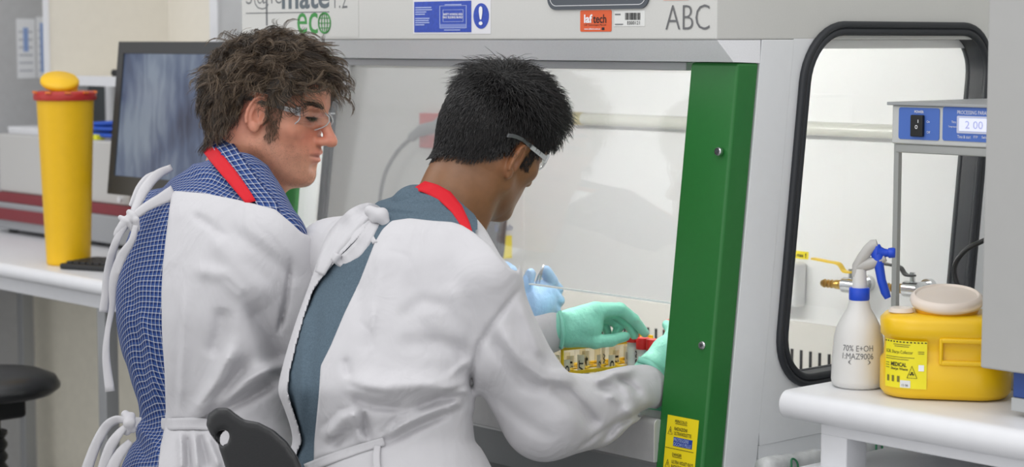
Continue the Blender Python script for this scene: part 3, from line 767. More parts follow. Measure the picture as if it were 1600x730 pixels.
def itext(s, px0, py0, px1, py1, m, parent, bold=0.0, y=0.2484):
    a = on(px0, py1, 1, y); c = on(px1, py0, 1, y)
    text_fit('lettering', s, (a[0], y, a[2]), (c[0] - a[0], 0, 0), (0, 0, c[2] - a[2]), m, parent, bold, lift=0.0004)
itext('POWER', 1429, 173, 1443.5, 176.6, M_inkwhite, pw, 0.02)
itext('I', 1434, 187, 1435.2, 192, M_inkwhite, pw, 0.03, y=0.2422); itext('O', 1429.5, 195.5, 1434, 201.5, M_inkwhite, pw, 0.03, y=0.2422)
itext('On', 1448, 188.5, 1453, 192, M_inkwhite, pw, 0.0); itext('Off', 1448, 205, 1453.5, 208.6, M_inkwhite, pw, 0.0)
x0, x1, z0, z1 = ib(1473, 170.5, 1600, 219.5)
pp = ipanel(x0, x1, z0, z1, 'parameter_panel', M_blue, pr_)
itext('PROCESSING PARAMETERS', 1496, 174.5, 1560, 178.4, M_inkwhite, pp, 0.0)
itext('Time', 1487, 189, 1494, 192.4, M_inkwhite, pp); itext('Temperature', 1482, 196.6, 1495, 200, M_inkwhite, pp)
itext('Time & start', 1496, 212, 1517, 216, M_inkwhite, pp); itext('STOP', 1521, 212.5, 1528, 216, M_inkwhite, pp); itext('Select', 1534, 213, 1546, 216.5, M_inkwhite, pp)
x0, x1, z0, z1 = ib(1496, 184, 1590, 208)
ds = ipanel(x0, x1, z0, z1, 'display_bezel', mat('bezel', (205, 210, 232), 0.4), pp, y=0.2487, r=0.002)
x0, x1, z0, z1 = ib(1500, 187.5, 1588, 204.5)
ipanel(x0, x1, z0, z1, 'display', mat('lit display', (222, 226, 255), 0.4, emit=0.35), pp, y=0.2477, r=0.001, th=0.0006)
itext('2 00', 1508, 190, 1536, 201, mat('lcd ink', (198, 202, 236), 0.5), pp, 0.0, y=0.2470)

# ---- tall white housing at the right edge on its dark blue base
wh = thing('white_housing', 'tall plain white instrument housing at the right picture edge', 'instrument', (0.75, 0.26, BZ))
MB().box(0.462, 1.05, 0.05, 0.24, 0.937, 1.75).build('casing', mat('housing white', (172, 172, 170), 0.5, noise=0.01), wh, bevel=0.003)
MB().box(0.50, 1.04, 0.075, 0.235, 0.897, 0.937).build('blue_base', mat('deep blue', (44, 74, 140), 0.4), wh, bevel=0.002)
MB().box(0.50, 1.04, 0.072, 0.235, 0.878, 0.897).build('base_plate', mat('plate grey', (176, 178, 178), 0.4), wh, bevel=0.001)
for x in (0.53, 1.0): MB().cyl((x, 0.11, BZ), (x, 0.11, 0.878), 0.012, n=14).build('foot', M_black, wh)
# ---- black cable looping down behind the processor
b = MB(); b.tube(catmull([at(1560, 368, 3.25), at(1535, 377, 3.27), at(1508, 392, 3.28), at(1492, 415, 3.29), at(1494, 440, 3.29), at(1508, 458, 3.28), at(1535, 468, 3.26), at(1560, 466, 3.25)], 6), 0.0042, 8)
o = b.build('power_cable', M_black, smooth=True); tag(o, 'black cable looping beside the side window behind the sharps tub', 'cable')
# black plug block next to it
# ---- clear bag roll on the ledge by the cabinet foot
rl = thing('bag_roll', 'roll of clear plastic bags with green print under the side bench', 'roll', (0.075, 0.20, 0.712))
path = [(0.078, y, 0.730 + 0.002 * math.sin(30 * y)) for y in np.linspace(0.03, 0.55, 30)]
b = MB(); b.tube(path, [0.0165 + 0.0022 * math.sin(i * 2.1) * math.cos(i * 0.9) for i in range(30)], 14)
o = b.build('film', mat('crinkled film', (206, 208, 208), 0.22, noise=0.12, nscale=45, bump=0.9, bscale=70), rl, smooth=True)
for y in (0.085, 0.30, 0.42):
    b = MB(); rr2 = 0.0192
    ringp = []
    for q in np.linspace(0, 2 * math.pi, 24, endpoint=False):
        a = -0.05 + 0.75 * math.sin(q); ringp.append((0.078 + rr2 * math.cos(a), y + 0.008 * math.cos(q), 0.730 + rr2 * math.sin(a)))
    b.tube(ringp, 0.0017, 6, closed=True); b.build('green_print', mat('print green', (40, 120, 80), 0.5), o)

# =================================================================== things on the left bench
M_yb = mat('bin yellow', (240, 190, 8), 0.42, noise=0.02)
BC = np.array((-2.095, 0.045, BZ))
bn = thing('clinical_bin', 'tall yellow clinical bin with a red rim and yellow flip cap', 'bin', BC)
b = MB(); b.lathe([(0.048, 0.0), (0.051, 0.003), (0.0515, 0.01), (0.066, 0.385), (0.067, 0.39)], BC, 48); fix_smooth(b.build('bin_body', M_yb, bn), 50)
b = MB(); b.lathe([(0.067, 0.388), (0.0725, 0.389), (0.0735, 0.393), (0.073, 0.404), (0.070, 0.408), (0.062, 0.410)], BC, 48); rim = b.build('red_rim', mat('rim red', (176, 40, 34), 0.4), bn); fix_smooth(rim, 50)
for k in range(10):
    a = 2 * math.pi * k / 10 + 0.2; q = BC + np.array((0.073 * math.cos(a), 0.073 * math.sin(a), 0.4075))
    MB().obox(q, ((-math.sin(a), math.cos(a), 0), (math.cos(a), math.sin(a), 0), (0, 0, 1)), (0.007, 0.0025, 0.0025)).build('rim_clip', mat('clip orange', (226, 120, 50), 0.4), rim)
b = MB(); b.lathe([(0.0, -0.009), (0.040, -0.008), (0.045, -0.003), (0.045, 0.004), (0.041, 0.009), (0.0, 0.011)], BC - RT * 0.012 + np.array((0, 0, 0.431)), 40, axis=RT * 0.16 - FH * 0.42 + ZZ, cap=False); fix_smooth(b.build('flip_cap', M_yb, bn), 50)
MB().cyl(BC + np.array((0, 0, 0.405)), BC + np.array((0, 0, 0.425)), 0.03, n=24).build('cap_neck', M_yb, bn)

# ---- monitor
mo = thing('monitor', 'wide black monitor showing a blurred blue grey image', 'monitor', (-1.72, 0.2, BZ))
mx = np.array((0.985, 0.03, 0)); mx /= np.linalg.norm(mx)
ml = np.array((-0.135, 0.06, 1.0)); ml /= np.linalg.norm(ml)     # edge direction: tilted back
ml = np.array((0.0, 0.11, 1.0)); ml /= np.linalg.norm(ml)
mn_ = np.cross(mx, ml)
mc = np.array((-2.055, 0.135, 1.035))
def mp(u, v, w=0.0): return mc + mx * u + ml * v - mn_ * w
mb = MB(); MW, MH = 0.56, 0.362
mb.prism([mp(0, 0, 0.001), mp(MW, 0, 0.001), mp(MW, MH, 0.001), mp(0, MH, 0.001)], -mn_ * 0.03); mb.build('case', M_black, mo, bevel=0.003)
MB().ringplate([mp(0, 0, -0.001), mp(MW, 0, -0.001), mp(MW, MH, -0.001), mp(0, MH, -0.001)], [mp(0.022, 0.045), mp(MW - 0.022, 0.045), mp(MW - 0.022, MH - 0.028), mp(0.022, MH - 0.028)], mn_ * 0.006).build('bezel', mat('bezel grey', (62, 63, 64), 0.45), mo, bevel=0.001)
ms = bpy.data.materials.new('screen image'); ms.use_nodes = True
nt = ms.node_tree; bs = nt.nodes['Principled BSDF']; bs.inputs['Roughness'].default_value = 0.35; bs.inputs['Base Color'].default_value = (0.02, 0.02, 0.025, 1)
tc = nt.nodes.new('ShaderNodeTexCoord'); mpn = nt.nodes.new('ShaderNodeMapping'); mpn.inputs['Scale'].default_value = (1, 1, 0.35); mpn.inputs['Rotation'].default_value = (0, 0.5, 0)
wv = nt.nodes.new('ShaderNodeTexWave'); wv.inputs['Scale'].default_value = 9; wv.inputs['Distortion'].default_value = 9; wv.inputs['Detail'].default_value = 4; wv.inputs['Detail Scale'].default_value = 2.4
nz = nt.nodes.new('ShaderNodeTexNoise'); nz.inputs['Scale'].default_value = 4.0
cr = nt.nodes.new('ShaderNodeValToRGB'); cr.color_ramp.elements[0].position = 0.33; cr.color_ramp.elements[0].color = lin((44, 52, 78)); cr.color_ramp.elements[1].position = 0.68; cr.color_ramp.elements[1].color = lin((150, 164, 182))
e_ = cr.color_ramp.elements.new(0.5); e_.color = lin((92, 108, 138))
ad = nt.nodes.new('ShaderNodeMath'); ad.operation = 'MULTIPLY_ADD'; ad.inputs[1].default_value = 0.07
nt.links.new(tc.outputs['Object'], mpn.inputs[0]); nt.links.new(mpn.outputs[0], wv.inputs[0]); nt.links.new(tc.outputs['Object'], nz.inputs[0])
nt.links.new(wv.outputs[1], ad.inputs[0]); nt.links.new(nz.outputs[0], ad.inputs[2]); nt.links.new(ad.outputs[0], cr.inputs[0])
nt.links.new(cr.outputs[0], bs.inputs['Emission Color']); bs.inputs['Emission Strength'].default_value = 0.55
raw('screen', [mp(0.02, 0.043, -0.0015), mp(MW - 0.02, 0.043, -0.0015), mp(MW - 0.02, MH - 0.026, -0.0015), mp(0.02, MH - 0.026, -0.0015)], [(0, 1, 2, 3)], ms, mo)
q = mp(0.235, MH - 0.014, -0.005); MB().obox(q, (mx, ml, mn_), (0.003, 0.004, 0.001)).build('badge', mat('badge', (150, 140, 130), 0.3, 0.5), mo)
MB().prism([mp(MW / 2 - 0.05, -0.13, 0.03), mp(MW / 2 + 0.05, -0.13, 0.03), mp(MW / 2 + 0.035, 0.12, 0.03), mp(MW / 2 - 0.035, 0.12, 0.03)], -mn_ * 0.02).build('stand', M_black, mo, bevel=0.003)
MB().lathe([(0.12, 0.0), (0.12, 0.008), (0.10, 0.014), (0.02, 0.018)], (mp(MW / 2, 0)[0] + 0.04, 0.255, BZ), 36, sy=0.6).build('stand_foot', M_black, mo)
# ---- keyboard tray in front of it
kb = thing('keyboard', 'flat black keyboard lying behind the yellow bin base', 'keyboard', (-1.84, 0.08, BZ))
ka = np.array((0.93, 0.36, 0)); ka /= np.linalg.norm(ka); kbv = np.array((-ka[1], ka[0], 0))
k0 = np.array((-2.015, -0.025, BZ))
MB().prism([k0 + np.array((0, 0, 0.0)), k0 + ka * 0.40, k0 + ka * 0.40 + kbv * 0.125, k0 + kbv * 0.125], (0, 0, 0.014)).build('keyboard_body', M_black, kb, bevel=0.004)
key = MB().box(-0.0075, 0.0075, -0.0075, 0.0075, 0, 0.005); kd = None
for r in range(5):
    for c in range(19):
        q = k0 + ka * (0.022 + 0.0195 * c) + kbv * (0.018 + 0.0225 * r) + np.array((0, 0, 0.0145))
        if kd is None:
            b = MB(); b.obox(q + np.array((0, 0, 0.002)), (ka, kbv, ZZ), (0.0078, 0.009, 0.0025)); ko = b.build('key', mat('key black', (36, 37, 40), 0.5), kb); kd = q
        else:
            k2 = ko.copy(); COL.objects.link(k2); k2.parent = kb; k2.location = Vector(q - kd)
# ---- grey thermal instrument with maroon bands
gi = thing('grey_instrument', 'pale grey instrument with maroon bands behind the yellow bin', 'instrument', (-2.55, 0.42, BZ))
M_gi = mat('instrument pale', (196, 195, 192), 0.5); M_gd = mat('instrument mid', (158, 160, 163), 0.5); M_mar = mat('maroon band', (130, 44, 52), 0.45)
MB().box(-2.94, -2.26, 0.31, 0.66, 0.982, 1.142).build('upper_case', M_gi, gi, bevel=0.006)
MB().box(-2.96, -2.20, 0.295, 0.68, BZ + 0.012, 0.955).build('base_case', M_gd, gi, bevel=0.006)
MB().box(-2.94, -2.22, 0.30, 0.665, 0.955, 0.982).build('maroon_band', M_mar, gi, bevel=0.003)
MB().box(-2.97, -2.50, 0.286, 0.296, 0.908, 0.940).build('maroon_stripe', M_mar, gi, bevel=0.002)
for x in (-2.9, -2.26):
    for y in (0.33, 0.62): MB().cyl((x, y, BZ), (x, y, BZ + 0.013), 0.014, n=12).build('foot', M_black, gi)
MB().lathe([(0.007, 0.0), (0.007, 0.01)], (-2.275, 0.300, 1.0), 12, axis=(0, -1, 0)).build('knob', M_white, gi)
# small things on its top
wt = thing('white_tray', 'white plastic tray with a raised rim on top of the grey instrument', 'tray', (-2.80, 0.40, 1.142))
MB().box(-2.92, -2.70, 0.33, 0.45, 1.142, 1.150).build('tray_base', M_white, wt, bevel=0.003)
MB().ringplate([(-2.92, 0.33, 1.15), (-2.70, 0.33, 1.15), (-2.70, 0.45, 1.15), (-2.92, 0.45, 1.15)], [(-2.914, 0.336, 1.15), (-2.706, 0.336, 1.15), (-2.706, 0.444, 1.15), (-2.914, 0.444, 1.15)], (0, 0, 0.012)).build('tray_rim', M_white, wt)
M_cab = mat('cable blue', (34, 84, 190), 0.4)
b = MB(); pts = []
for k in range(140):
    a = k / 139 * 2 * math.pi * 4.2; rr2 = 0.062 + 0.012 * math.sin(a * 0.37) + 0.006 * math.sin(2.3 * a)
    pts.append((-2.46 + rr2 * 1.25 * math.cos(a), 0.40 + rr2 * math.sin(a), 1.151 + 0.034 * k / 139 + 0.008 * math.sin(a * 0.5 + 1)))
b.tube(pts, 0.0055, 8); o = b.build('cable_coil', M_cab, smooth=True); tag(o, 'blue cable coiled on top of the grey instrument', 'cable')
b = MB(); pts = []
for k in range(60):
    a = k / 59 * 2 * math.pi * 2.0; pts.append((-2.43 + 0.035 * math.cos(a), 0.40 + 0.03 * math.sin(a), 1.149 + 0.02 * k / 59))
b.tube(pts, 0.006, 8); o = b.build('cable_coil', M_black, smooth=True); tag(o, 'black cable coiled inside the blue cable loops', 'cable')
o = MB().box(-2.50, -2.43, 0.322, 0.345, 1.1425, 1.156).build('sticky_notes', mat('lime', (226, 226, 50), 0.6), bevel=0.001); tag(o, 'small lime yellow pad under the coiled blue cable', 'notepad')

# ---- red sign and cable seen through the left window of the cabinet
rs = thing('red_sign', 'red square sign on the back wall seen through the cabinet', 'sign', (-1.66, 0.81, 1.13))
MB().box(-1.71, -1.60, 0.805, 0.82, 1.135, 1.22).build('panel', mat('sign red', (196, 60, 58), 0.5), rs, bevel=0.001)
MB().box(-1.70, -1.61, 0.803, 0.805, 1.165, 1.19).build('pale_band', mat('sign band', (206, 120, 118), 0.5), rs)
gh = thing('wall_handset', 'grey handset with a dangling cord on the wall beside the red sign', 'handset', (-1.68, 0.79, 1.14))
hb = MB(); hb.tube(catmull([(-1.72, 0.79, 1.160), (-1.68, 0.785, 1.178), (-1.62, 0.785, 1.190), (-1.57, 0.79, 1.205)], 5), [0.012] * 5 + [0.015] * 6 + [0.02] * 5, 10); hb.build('grip', mat('handset grey', (120, 122, 124), 0.5), gh, smooth=True)
hb = MB(); hb.tube(catmull([(-1.72, 0.79, 1.160), (-1.78, 0.79, 1.12), (-1.83, 0.79, 1.06), (-1.85, 0.79, 0.98), (-1.83, 0.79, 0.90), (-1.80, 0.78, BZ + 0.006)], 6), 0.005, 8); hb.build('cord', mat('cord grey', (96, 98, 100), 0.5), gh, smooth=True)

# =================================================================== inside the cabinet
M_yr = mat('rack yellow', (246, 206, 24), 0.4)
M_tubeglass = thin_glass('tube plastic', (250, 244, 228), 0.8)
M_amber = mat('amber fluid', (232, 200, 160), 0.3, trans=0.2)
rk = thing('tube_rack', 'yellow wire test tube rack holding clear labelled tubes', 'rack', (-0.42, 0.17, 0.735))
rd = np.array((0.13, 1.0, 0)); rd /= np.linalg.norm(rd); rs_ = np.array((rd[1], -rd[0], 0))
R0 = np.array((-0.462, 0.06, 0.735))
def rp(u, v, z): return R0 + rd * u + rs_ * v + np.array((0, 0, z))
RL, RW = 0.20, 0.062
for z, nm in ((0.128, 'top_frame'), (0.085, 'middle_frame'), (0.012, 'bottom_frame')):
    e = 0.0 if z != 0.085 else 0.004
    b = MB(); b.tube([rp(-e, -e, z), rp(RL + e, -e, z), rp(RL + e, RW + e, z), rp(-e, RW + e, z)], 0.0032, 8, closed=True)
    for k in range(1, 6): b.tube([rp(RL * k / 6, 0, z), rp(RL * k / 6, RW, z)], 0.0018, 6)
    b.tube([rp(0, RW / 2, z), rp(RL, RW / 2, z)], 0.0018, 6)
    b.build(nm, M_yr, rk, smooth=True)
MB().prism([rp(RL, 0, 0.075), rp(RL, RW, 0.075), rp(RL, RW, 0.135), rp(RL, 0, 0.135)], rd * 0.003).build('end_plate', M_yr, rk, bevel=0.001)
for u in (0, RL):
    for v in (0, RW):
        b = MB(); b.tube([rp(u, v, 0.0), rp(u, v, 0.13)], 0.003, 8); b.build('corner_post', M_yr, rk)
k = 0
for i in range(6):
    for j in range(2):
        c = rp(RL * (i + 0.5) / 6, RW * (j + 0.5) / 2, 0.014)
        hgt = 0.108 + rnd.uniform(-0.004, 0.012)
        pos = ('nearest the sleeve' if i == 0 else 'at the far end' if i == 5 else 'in row %s of the rack' % ('two', 'three', 'four', 'five')[i - 1])
        tt = thing('test_tube', 'clear test tube %s, %s side of the yellow rack' % (pos, 'right' if j else 'left'), 'test tube', c, 'tubes in the yellow rack')
        b = MB(); b.lathe([(0.004, 0.0), (0.0085, 0.004), (0.0095, 0.012), (0.0095, hgt)], c, 14, cap=False); b.build('tube', M_tubeglass, tt, smooth=True)
        b = MB(); b.lathe([(0.003, 0.001), (0.0078, 0.005), (0.0086, 0.012), (0.0086, 0.045 + rnd.uniform(-0.01, 0.01))], c, 12); fix_smooth(b.build('fluid', M_amber, tt), 50)
        a0 = rnd.uniform(-0.6, 0.3); b = MB(); vs = []; fs = []
        dd = -FH
        for q in range(6):
            a = a0 + q * 0.28; d_ = dd * math.cos(a) + RT * math.sin(a)
            vs += [c + d_ * 0.0101 + ZZ * (hgt - 0.062), c + d_ * 0.0101 + ZZ * (hgt - 0.012)]
            if q: fs.append((2 * q - 2, 2 * q, 2 * q + 1, 2 * q - 1))
        lb = raw('label', vs, fs, mat('tube label', (232, 228, 214), 0.6), tt, smooth=True)
        am = a0 + 0.7; d_ = dd * math.cos(am) + RT * math.sin(am); sv = RT * math.cos(am) - dd * math.sin(am)
        text_fit('lettering', ('B.W', 'KO', 'L21', 'WT', 'S4', 'C-2')[k % 6], c + d_ * 0.0103 + sv * 0.0035 + ZZ * (hgt - 0.052), (0, 0, 0.030), -sv * 0.008, M_ink, lb, 0.03, lift=0.0003)
        k += 1
# red-capped vials in a white rack
M_red = mat('cap red', (218, 44, 44), 0.4); M_vial = mat('vial plastic', (222, 222, 224), 0.35, trans=0.15)
vr = thing('vial_rack', 'white rack holding red capped vials beside the green post', 'rack', (-0.29, 0.19, 0.735))
MB().box(-0.380, -0.240, 0.172, 0.212, 0.735, 0.775).build('rack_base', M_white, vr, bevel=0.003)
MB().box(-0.380, -0.240, 0.172, 0.212, 0.800, 0.806).build('rack_plate', M_white, vr, bevel=0.001)
for x in (-0.378, -0.247): MB().box(x, x + 0.005, 0.175, 0.209, 0.775, 0.800).build('rack_side', M_white, vr)
vpos = (('in the gloved fingers, standing tallest', 0.010), ('second from the held vial', 0), ('third from the held vial', 0), ('fourth from the held vial', 0), ('last, beside the cuffed glove', 0))
for i, (wd, dz) in enumerate(vpos):
    c = np.array((-0.364 + 0.0245 * i, 0.19, 0.776))
    v = thing('capped_vial', 'red capped vial %s' % wd, 'vial', c, 'red capped vials')
    b = MB(); b.lathe([(0.009, 0.0), (0.0105, 0.002), (0.0105, 0.080 + dz)], c, 20); fix_smooth(b.build('vial_body', M_vial, v), 50)
    b = MB(); b.lathe([(0.0117, 0.080 + dz), (0.0121, 0.082 + dz), (0.0121, 0.098 + dz), (0.0112, 0.1 + dz)], c, 20); fix_smooth(b.build('red_cap', M_red, v), 50)
    vs = []; fs = []
    for q in range(7):
        a = -0.9 + q * 0.3; d_ = -FH * math.cos(a) + RT * math.sin(a); vs += [c + d_ * 0.0109 + ZZ * (0.012), c + d_ * 0.0109 + ZZ * (0.072 + dz)]
        if q: fs.append((2 * q - 2, 2 * q, 2 * q + 1, 2 * q - 1))
    lb = raw('label', vs, fs, mat('vial label', (236, 236, 236), 0.6), v, smooth=True)
    text_fit('lettering', ('Arcos A', 'PC 1', 'PC 2', 'EA', 'EB')[i], c - FH * 0.0112 + RT * 0.0035 + ZZ * (0.066 + dz), (0, 0, -0.048), RT * -0.007 * -1, M_ink if i == 0 else mat('violet ink', (90, 90, 170), 0.6), lb, 0.03, lift=0.0004)
# jar with a red lid behind the post and the green-edged tray in front
jr = thing('sample_jar', 'small yellow jar with a red lid behind the gloved hand', 'jar', (-0.36, 0.30, 0.735))
b = MB(); b.lathe([(0.02, 0.0), (0.022, 0.003), (0.022, 0.137), (0.019, 0.142)], (-0.36, 0.30, 0.735), 24); fix_smooth(b.build('jar_body', mat('jar yellow', (240, 200, 60), 0.4), jr), 50)
b = MB(); b.lathe([(0.0235, 0.139), (0.024, 0.141), (0.024, 0.157), (0.0225, 0.159)], (-0.36, 0.30, 0.735), 24); fix_smooth(b.build('jar_lid', M_red, jr), 50)
gt = thing('green_rack', 'small clear rack with mint green edges at the cabinet lip', 'rack', (-0.145, 0.075, 0.735))
M_mint = mat('mint plastic', (70, 178, 132), 0.35)
MB().box(-0.215, -0.07, 0.055, 0.105, 0.735, 0.792).build('rack_body', mat('rack clear', (206, 210, 208), 0.3, trans=0.2), gt, bevel=0.002)
MB().box(-0.218, -0.067, 0.052, 0.108, 0.786, 0.797).build('rack_top_edge', M_mint, gt, bevel=0.002)
MB().box(-0.218, -0.067, 0.052, 0.108, 0.7352, 0.741).build('rack_bottom_edge', M_mint, gt, bevel=0.001)
text_fit('lettering', 'A', (-0.16, 0.0545, 0.755), (0.012, 0, 0), (0, 0, 0.014), M_mint, gt, 0.03)
# small bag and yellow sticker hanging on the left window inside the cabinet
xs = XL + 0.034
yq = MB().obox((xs, 0.694, 0.930), ((1, 0, 0), (0, 1, 0), (0, 0, 1)), (0.0008, 0.014, 0.026)).build('window_label', mat('label yellow', (246, 226, 40)), cab)
text_fit('lettering', 'Sailab', (xs, 0.655, 0.968), (0, 0.055, 0), (0, 0, 0.014), mat('print blue ink', (70, 90, 150), 0.6), cab, 0.0, lift=0.001)

# =================================================================== stool at the left, chair of the nearer person
def gas_column(c, z0, z1, parent, ribs):
    b = MB(); b.cyl((c[0], c[1], z0), (c[0], c[1], z1), 0.022, n=16); b.build('gas_lift', M_blackshine, parent, smooth=False)
    if ribs:
        b = MB(); n = 16; prof = []
        for k in range(n):
            z = z0 + (z1 - 0.02 - z0) * k / n; h = (z1 - 0.02 - z0) / n
            prof += [(0.029, z), (0.036, z + h * 0.35), (0.036, z + h * 0.6)]
        b.lathe(prof, (c[0], c[1], 0), 24); b.build('bellows', M_black, parent, smooth=False)
def star_base(c, parent):
    for k in range(5):
        a = 2 * math.pi * k / 5 + 0.3; d = np.array((math.cos(a), math.sin(a), 0)); s_ = np.array((-d[1], d[0], 0)); cc_ = np.array((c[0], c[1], 0))
        b = MB(); b.add([cc_ + d * 0.03 + s_ * 0.025 + ZZ * 0.06, cc_ + d * 0.03 - s_ * 0.025 + ZZ * 0.06, cc_ + d * 0.23 - s_ * 0.016 + ZZ * 0.058, cc_ + d * 0.23 + s_ * 0.016 + ZZ * 0.058,
                         cc_ + d * 0.03 + s_ * 0.025 + ZZ * 0.11, cc_ + d * 0.03 - s_ * 0.025 + ZZ * 0.11, cc_ + d * 0.23 - s_ * 0.016 + ZZ * 0.082, cc_ + d * 0.23 + s_ * 0.016 + ZZ * 0.082],
                        [(3, 2, 1, 0), (4, 5, 6, 7), (0, 1, 5, 4), (1, 2, 6, 5), (2, 3, 7, 6), (3, 0, 4, 7)])
        lg_ = b.build('base_arm', M_blackshine, parent, bevel=0.004)
        b = MB(); q = cc_ + d * 0.215 + ZZ * 0.03; b.cyl(q - s_ * 0.012, q + s_ * 0.012, 0.029, n=18); b.build('castor', M_black, lg_)
def round_seat(c, z, rx, ry, name, parent, th=0.05):
    b = MB(); b.lathe([(0.55, 0.0), (0.93, 0.006), (1.0, 0.022), (0.985, 0.038), (0.90, 0.048), (0.5, 0.05), (0.0, 0.047)], (c[0], c[1], z), 40, sx=rx, sy=ry, cap=False); o = b.build(name, M_blackshine, parent); fix_smooth(o, 60)
s1 = thing('lab_stool', 'black lab stool with ribbed column in front of the left bench', 'stool', (-2.07, -0.24, 0))
SCc = at(-16, 600, 4.45)
s1.location = (SCc[0], SCc[1], 0); ORG[s1.name] = np.array((SCc[0], SCc[1], 0))
sz = 0.625
b = MB(); b.lathe([(0.5, 0.0), (0.9, 0.004), (1.0, 0.016), (1.0, 0.024), (0.94, 0.040), (0.75, 0.052), (0.4, 0.058), (0.0, 0.058)], (SCc[0], SCc[1], sz - 0.02), 40, sx=0.155, sy=0.155, cap=False); fix_smooth(b.build('seat', M_blackshine, s1), 60)
MB().box(SCc[0] - 0.06, SCc[0] + 0.06, SCc[1] - 0.06, SCc[1] + 0.06, sz - 0.07, sz - 0.018).build('mechanism', M_black, s1, bevel=0.01)
gas_column(SCc, 0.09, sz - 0.07, s1, True); star_base(SCc, s1)
# =================================================================== implicit-surface modelling of bodies, cloth and hands
class Grid:
    """signed field on a box grid; every primitive only touches its own neighbourhood"""
    def __init__(s, lo, hi, step):
        s.lo = np.array(lo, np.float32); s.step = step
        s.n = [int(math.ceil((hi[i] - lo[i]) / step)) + 1 for i in range(3)]
        s.ax = [s.lo[i] + step * np.arange(s.n[i], dtype=np.float32) for i in range(3)]
        s.F = np.full(s.n, 1e3, np.float32)
    def sub(s, lo, hi):
        sl = []
        for i in range(3):
            a = int(max(0, math.floor((lo[i] - s.lo[i]) / s.step))); b = int(min(s.n[i], math.ceil((hi[i] - s.lo[i]) / s.step) + 1))
            sl.append(slice(a, max(a, b)))
        g = [s.ax[0][sl[0]][:, None, None], s.ax[1][sl[1]][None, :, None], s.ax[2][sl[2]][None, None, :]]
        return tuple(sl), g
    def put(s, f, lo, hi, k, mode='u'):
        m = k + 3 * s.step
        sl, g = s.sub(np.array(lo) - m, np.array(hi) + m)
        if s.F[sl].size == 0: return
        d = f(*g).astype(np.float32); A = s.F[sl]
        if mode == 'u':
            h = np.maximum(k - np.abs(A - d), 0) / max(k, 1e-6); s.F[sl] = np.minimum(A, d) - h * h * k * 0.25
        else:
            d = -d; h = np.maximum(k - np.abs(A - d), 0) / max(k, 1e-6); s.F[sl] = np.maximum(A, d) + h * h * k * 0.25
    def cap(s, a, b, ra, rb=None, k=10, mode='u', flat=None):
        rb = ra if rb is None else rb
        a = np.array(a, float); b = np.array(b, float); ba = b - a; L = float(ba @ ba) + 1e-12; R = max(ra, rb)
        def f(X, Y, Z):
            px, py, pz = X - a[0], Y - a[1], Z - a[2]
            h = np.clip((px * ba[0] + py * ba[1] + pz * ba[2]) / L, 0, 1)
            return np.sqrt((px - ba[0] * h) ** 2 + (py - ba[1] * h) ** 2 + (pz - ba[2] * h) ** 2) - (ra + (rb - ra) * h)
        s.put(f, np.minimum(a, b) - R, np.maximum(a, b) + R, k, mode)
    def chain(s, pts, rad, k=10, mode='u'):
        for i in range(len(pts) - 1): s.cap(pts[i], pts[i + 1], rad[i], rad[i + 1], k if i == 0 else max(k * 0.6, 1e-3), mode)
    def ell(s, c, r, k=10, mode='u', R=None):
        c = np.array(c, float); r = np.array(r, float)
        def f(X, Y, Z):
            x, y, z = X - c[0], Y - c[1], Z - c[2]
            if R is not None:
                x, y, z = (R[0][0] * x + R[0][1] * y + R[0][2] * z, R[1][0] * x + R[1][1] * y + R[1][2] * z, R[2][0] * x + R[2][1] * y + R[2][2] * z)
            k0 = np.sqrt((x / r[0]) ** 2 + (y / r[1]) ** 2 + (z / r[2]) ** 2); k1 = np.sqrt((x / r[0] ** 2) ** 2 + (y / r[1] ** 2) ** 2 + (z / r[2] ** 2) ** 2)
            return np.where(k1 > 1e-9, k0 * (k0 - 1) / np.maximum(k1, 1e-9), -r.min())
        m = r.max() if R is not None else r
        s.put(f, c - m, c + m, k, mode)
    def mesh(s):
        F = s.F; S = F < 0
        n = F.shape
        c = S[:-1, :-1, :-1].astype(np.int8)
        tot = np.zeros_like(c)
        for i in (0, 1):
            for j in (0, 1):
                for k in (0, 1): tot += S[i:n[0] - 1 + i, j:n[1] - 1 + j, k:n[2] - 1 + k]
        act = (tot > 0) & (tot < 8)
        I = np.argwhere(act); idx = np.full(act.shape, -1, np.int64); idx[act] = np.arange(len(I))
        pos = np.zeros((len(I), 3), np.float64); cnt = np.zeros(len(I))
        cor = [(i, j, k) for i in (0, 1) for j in (0, 1) for k in (0, 1)]
        val = {q: F[I[:, 0] + q[0], I[:, 1] + q[1], I[:, 2] + q[2]].astype(np.float64) for q in cor}
        for q in cor:
            for d in range(3):
                if q[d]: continue
                p = list(q); p[d] = 1; p = tuple(p)
                a, b = val[q], val[p]; m = (a < 0) != (b < 0)
                t = np.where(m, a / np.where(a == b, 1, a - b), 0)
                e = np.array(q, float)[None, :].repeat(len(I), 0); e[:, d] += t
                pos[m] += e[m]; cnt[m] += 1
        V = s.lo + s.step * (I + pos / np.maximum(cnt, 1)[:, None])
        Q = []
        for d in range(3):
            sl0 = [slice(None)] * 3; sl1 = [slice(None)] * 3; sl0[d] = slice(0, n[d] - 1); sl1[d] = slice(1, n[d])
            A, B = S[tuple(sl0)], S[tuple(sl1)]; E = np.argwhere(A != B)
            u, v = (d + 1) % 3, (d + 2) % 3
            ok = (E[:, u] > 0) & (E[:, u] < n[u] - 1) & (E[:, v] > 0) & (E[:, v] < n[v] - 1); E = E[ok]
            inside = A[E[:, 0], E[:, 1], E[:, 2]]
            qs = []
            for du, dv in ((1, 1), (0, 1), (0, 0), (1, 0)):
                G = E.copy(); G[:, u] -= du; G[:, v] -= dv; qs.append(idx[G[:, 0], G[:, 1], G[:, 2]])
            q = np.stack(qs, 1); q[~inside] = q[~inside][:, ::-1]; Q.append(q)
        return V, np.concatenate(Q)
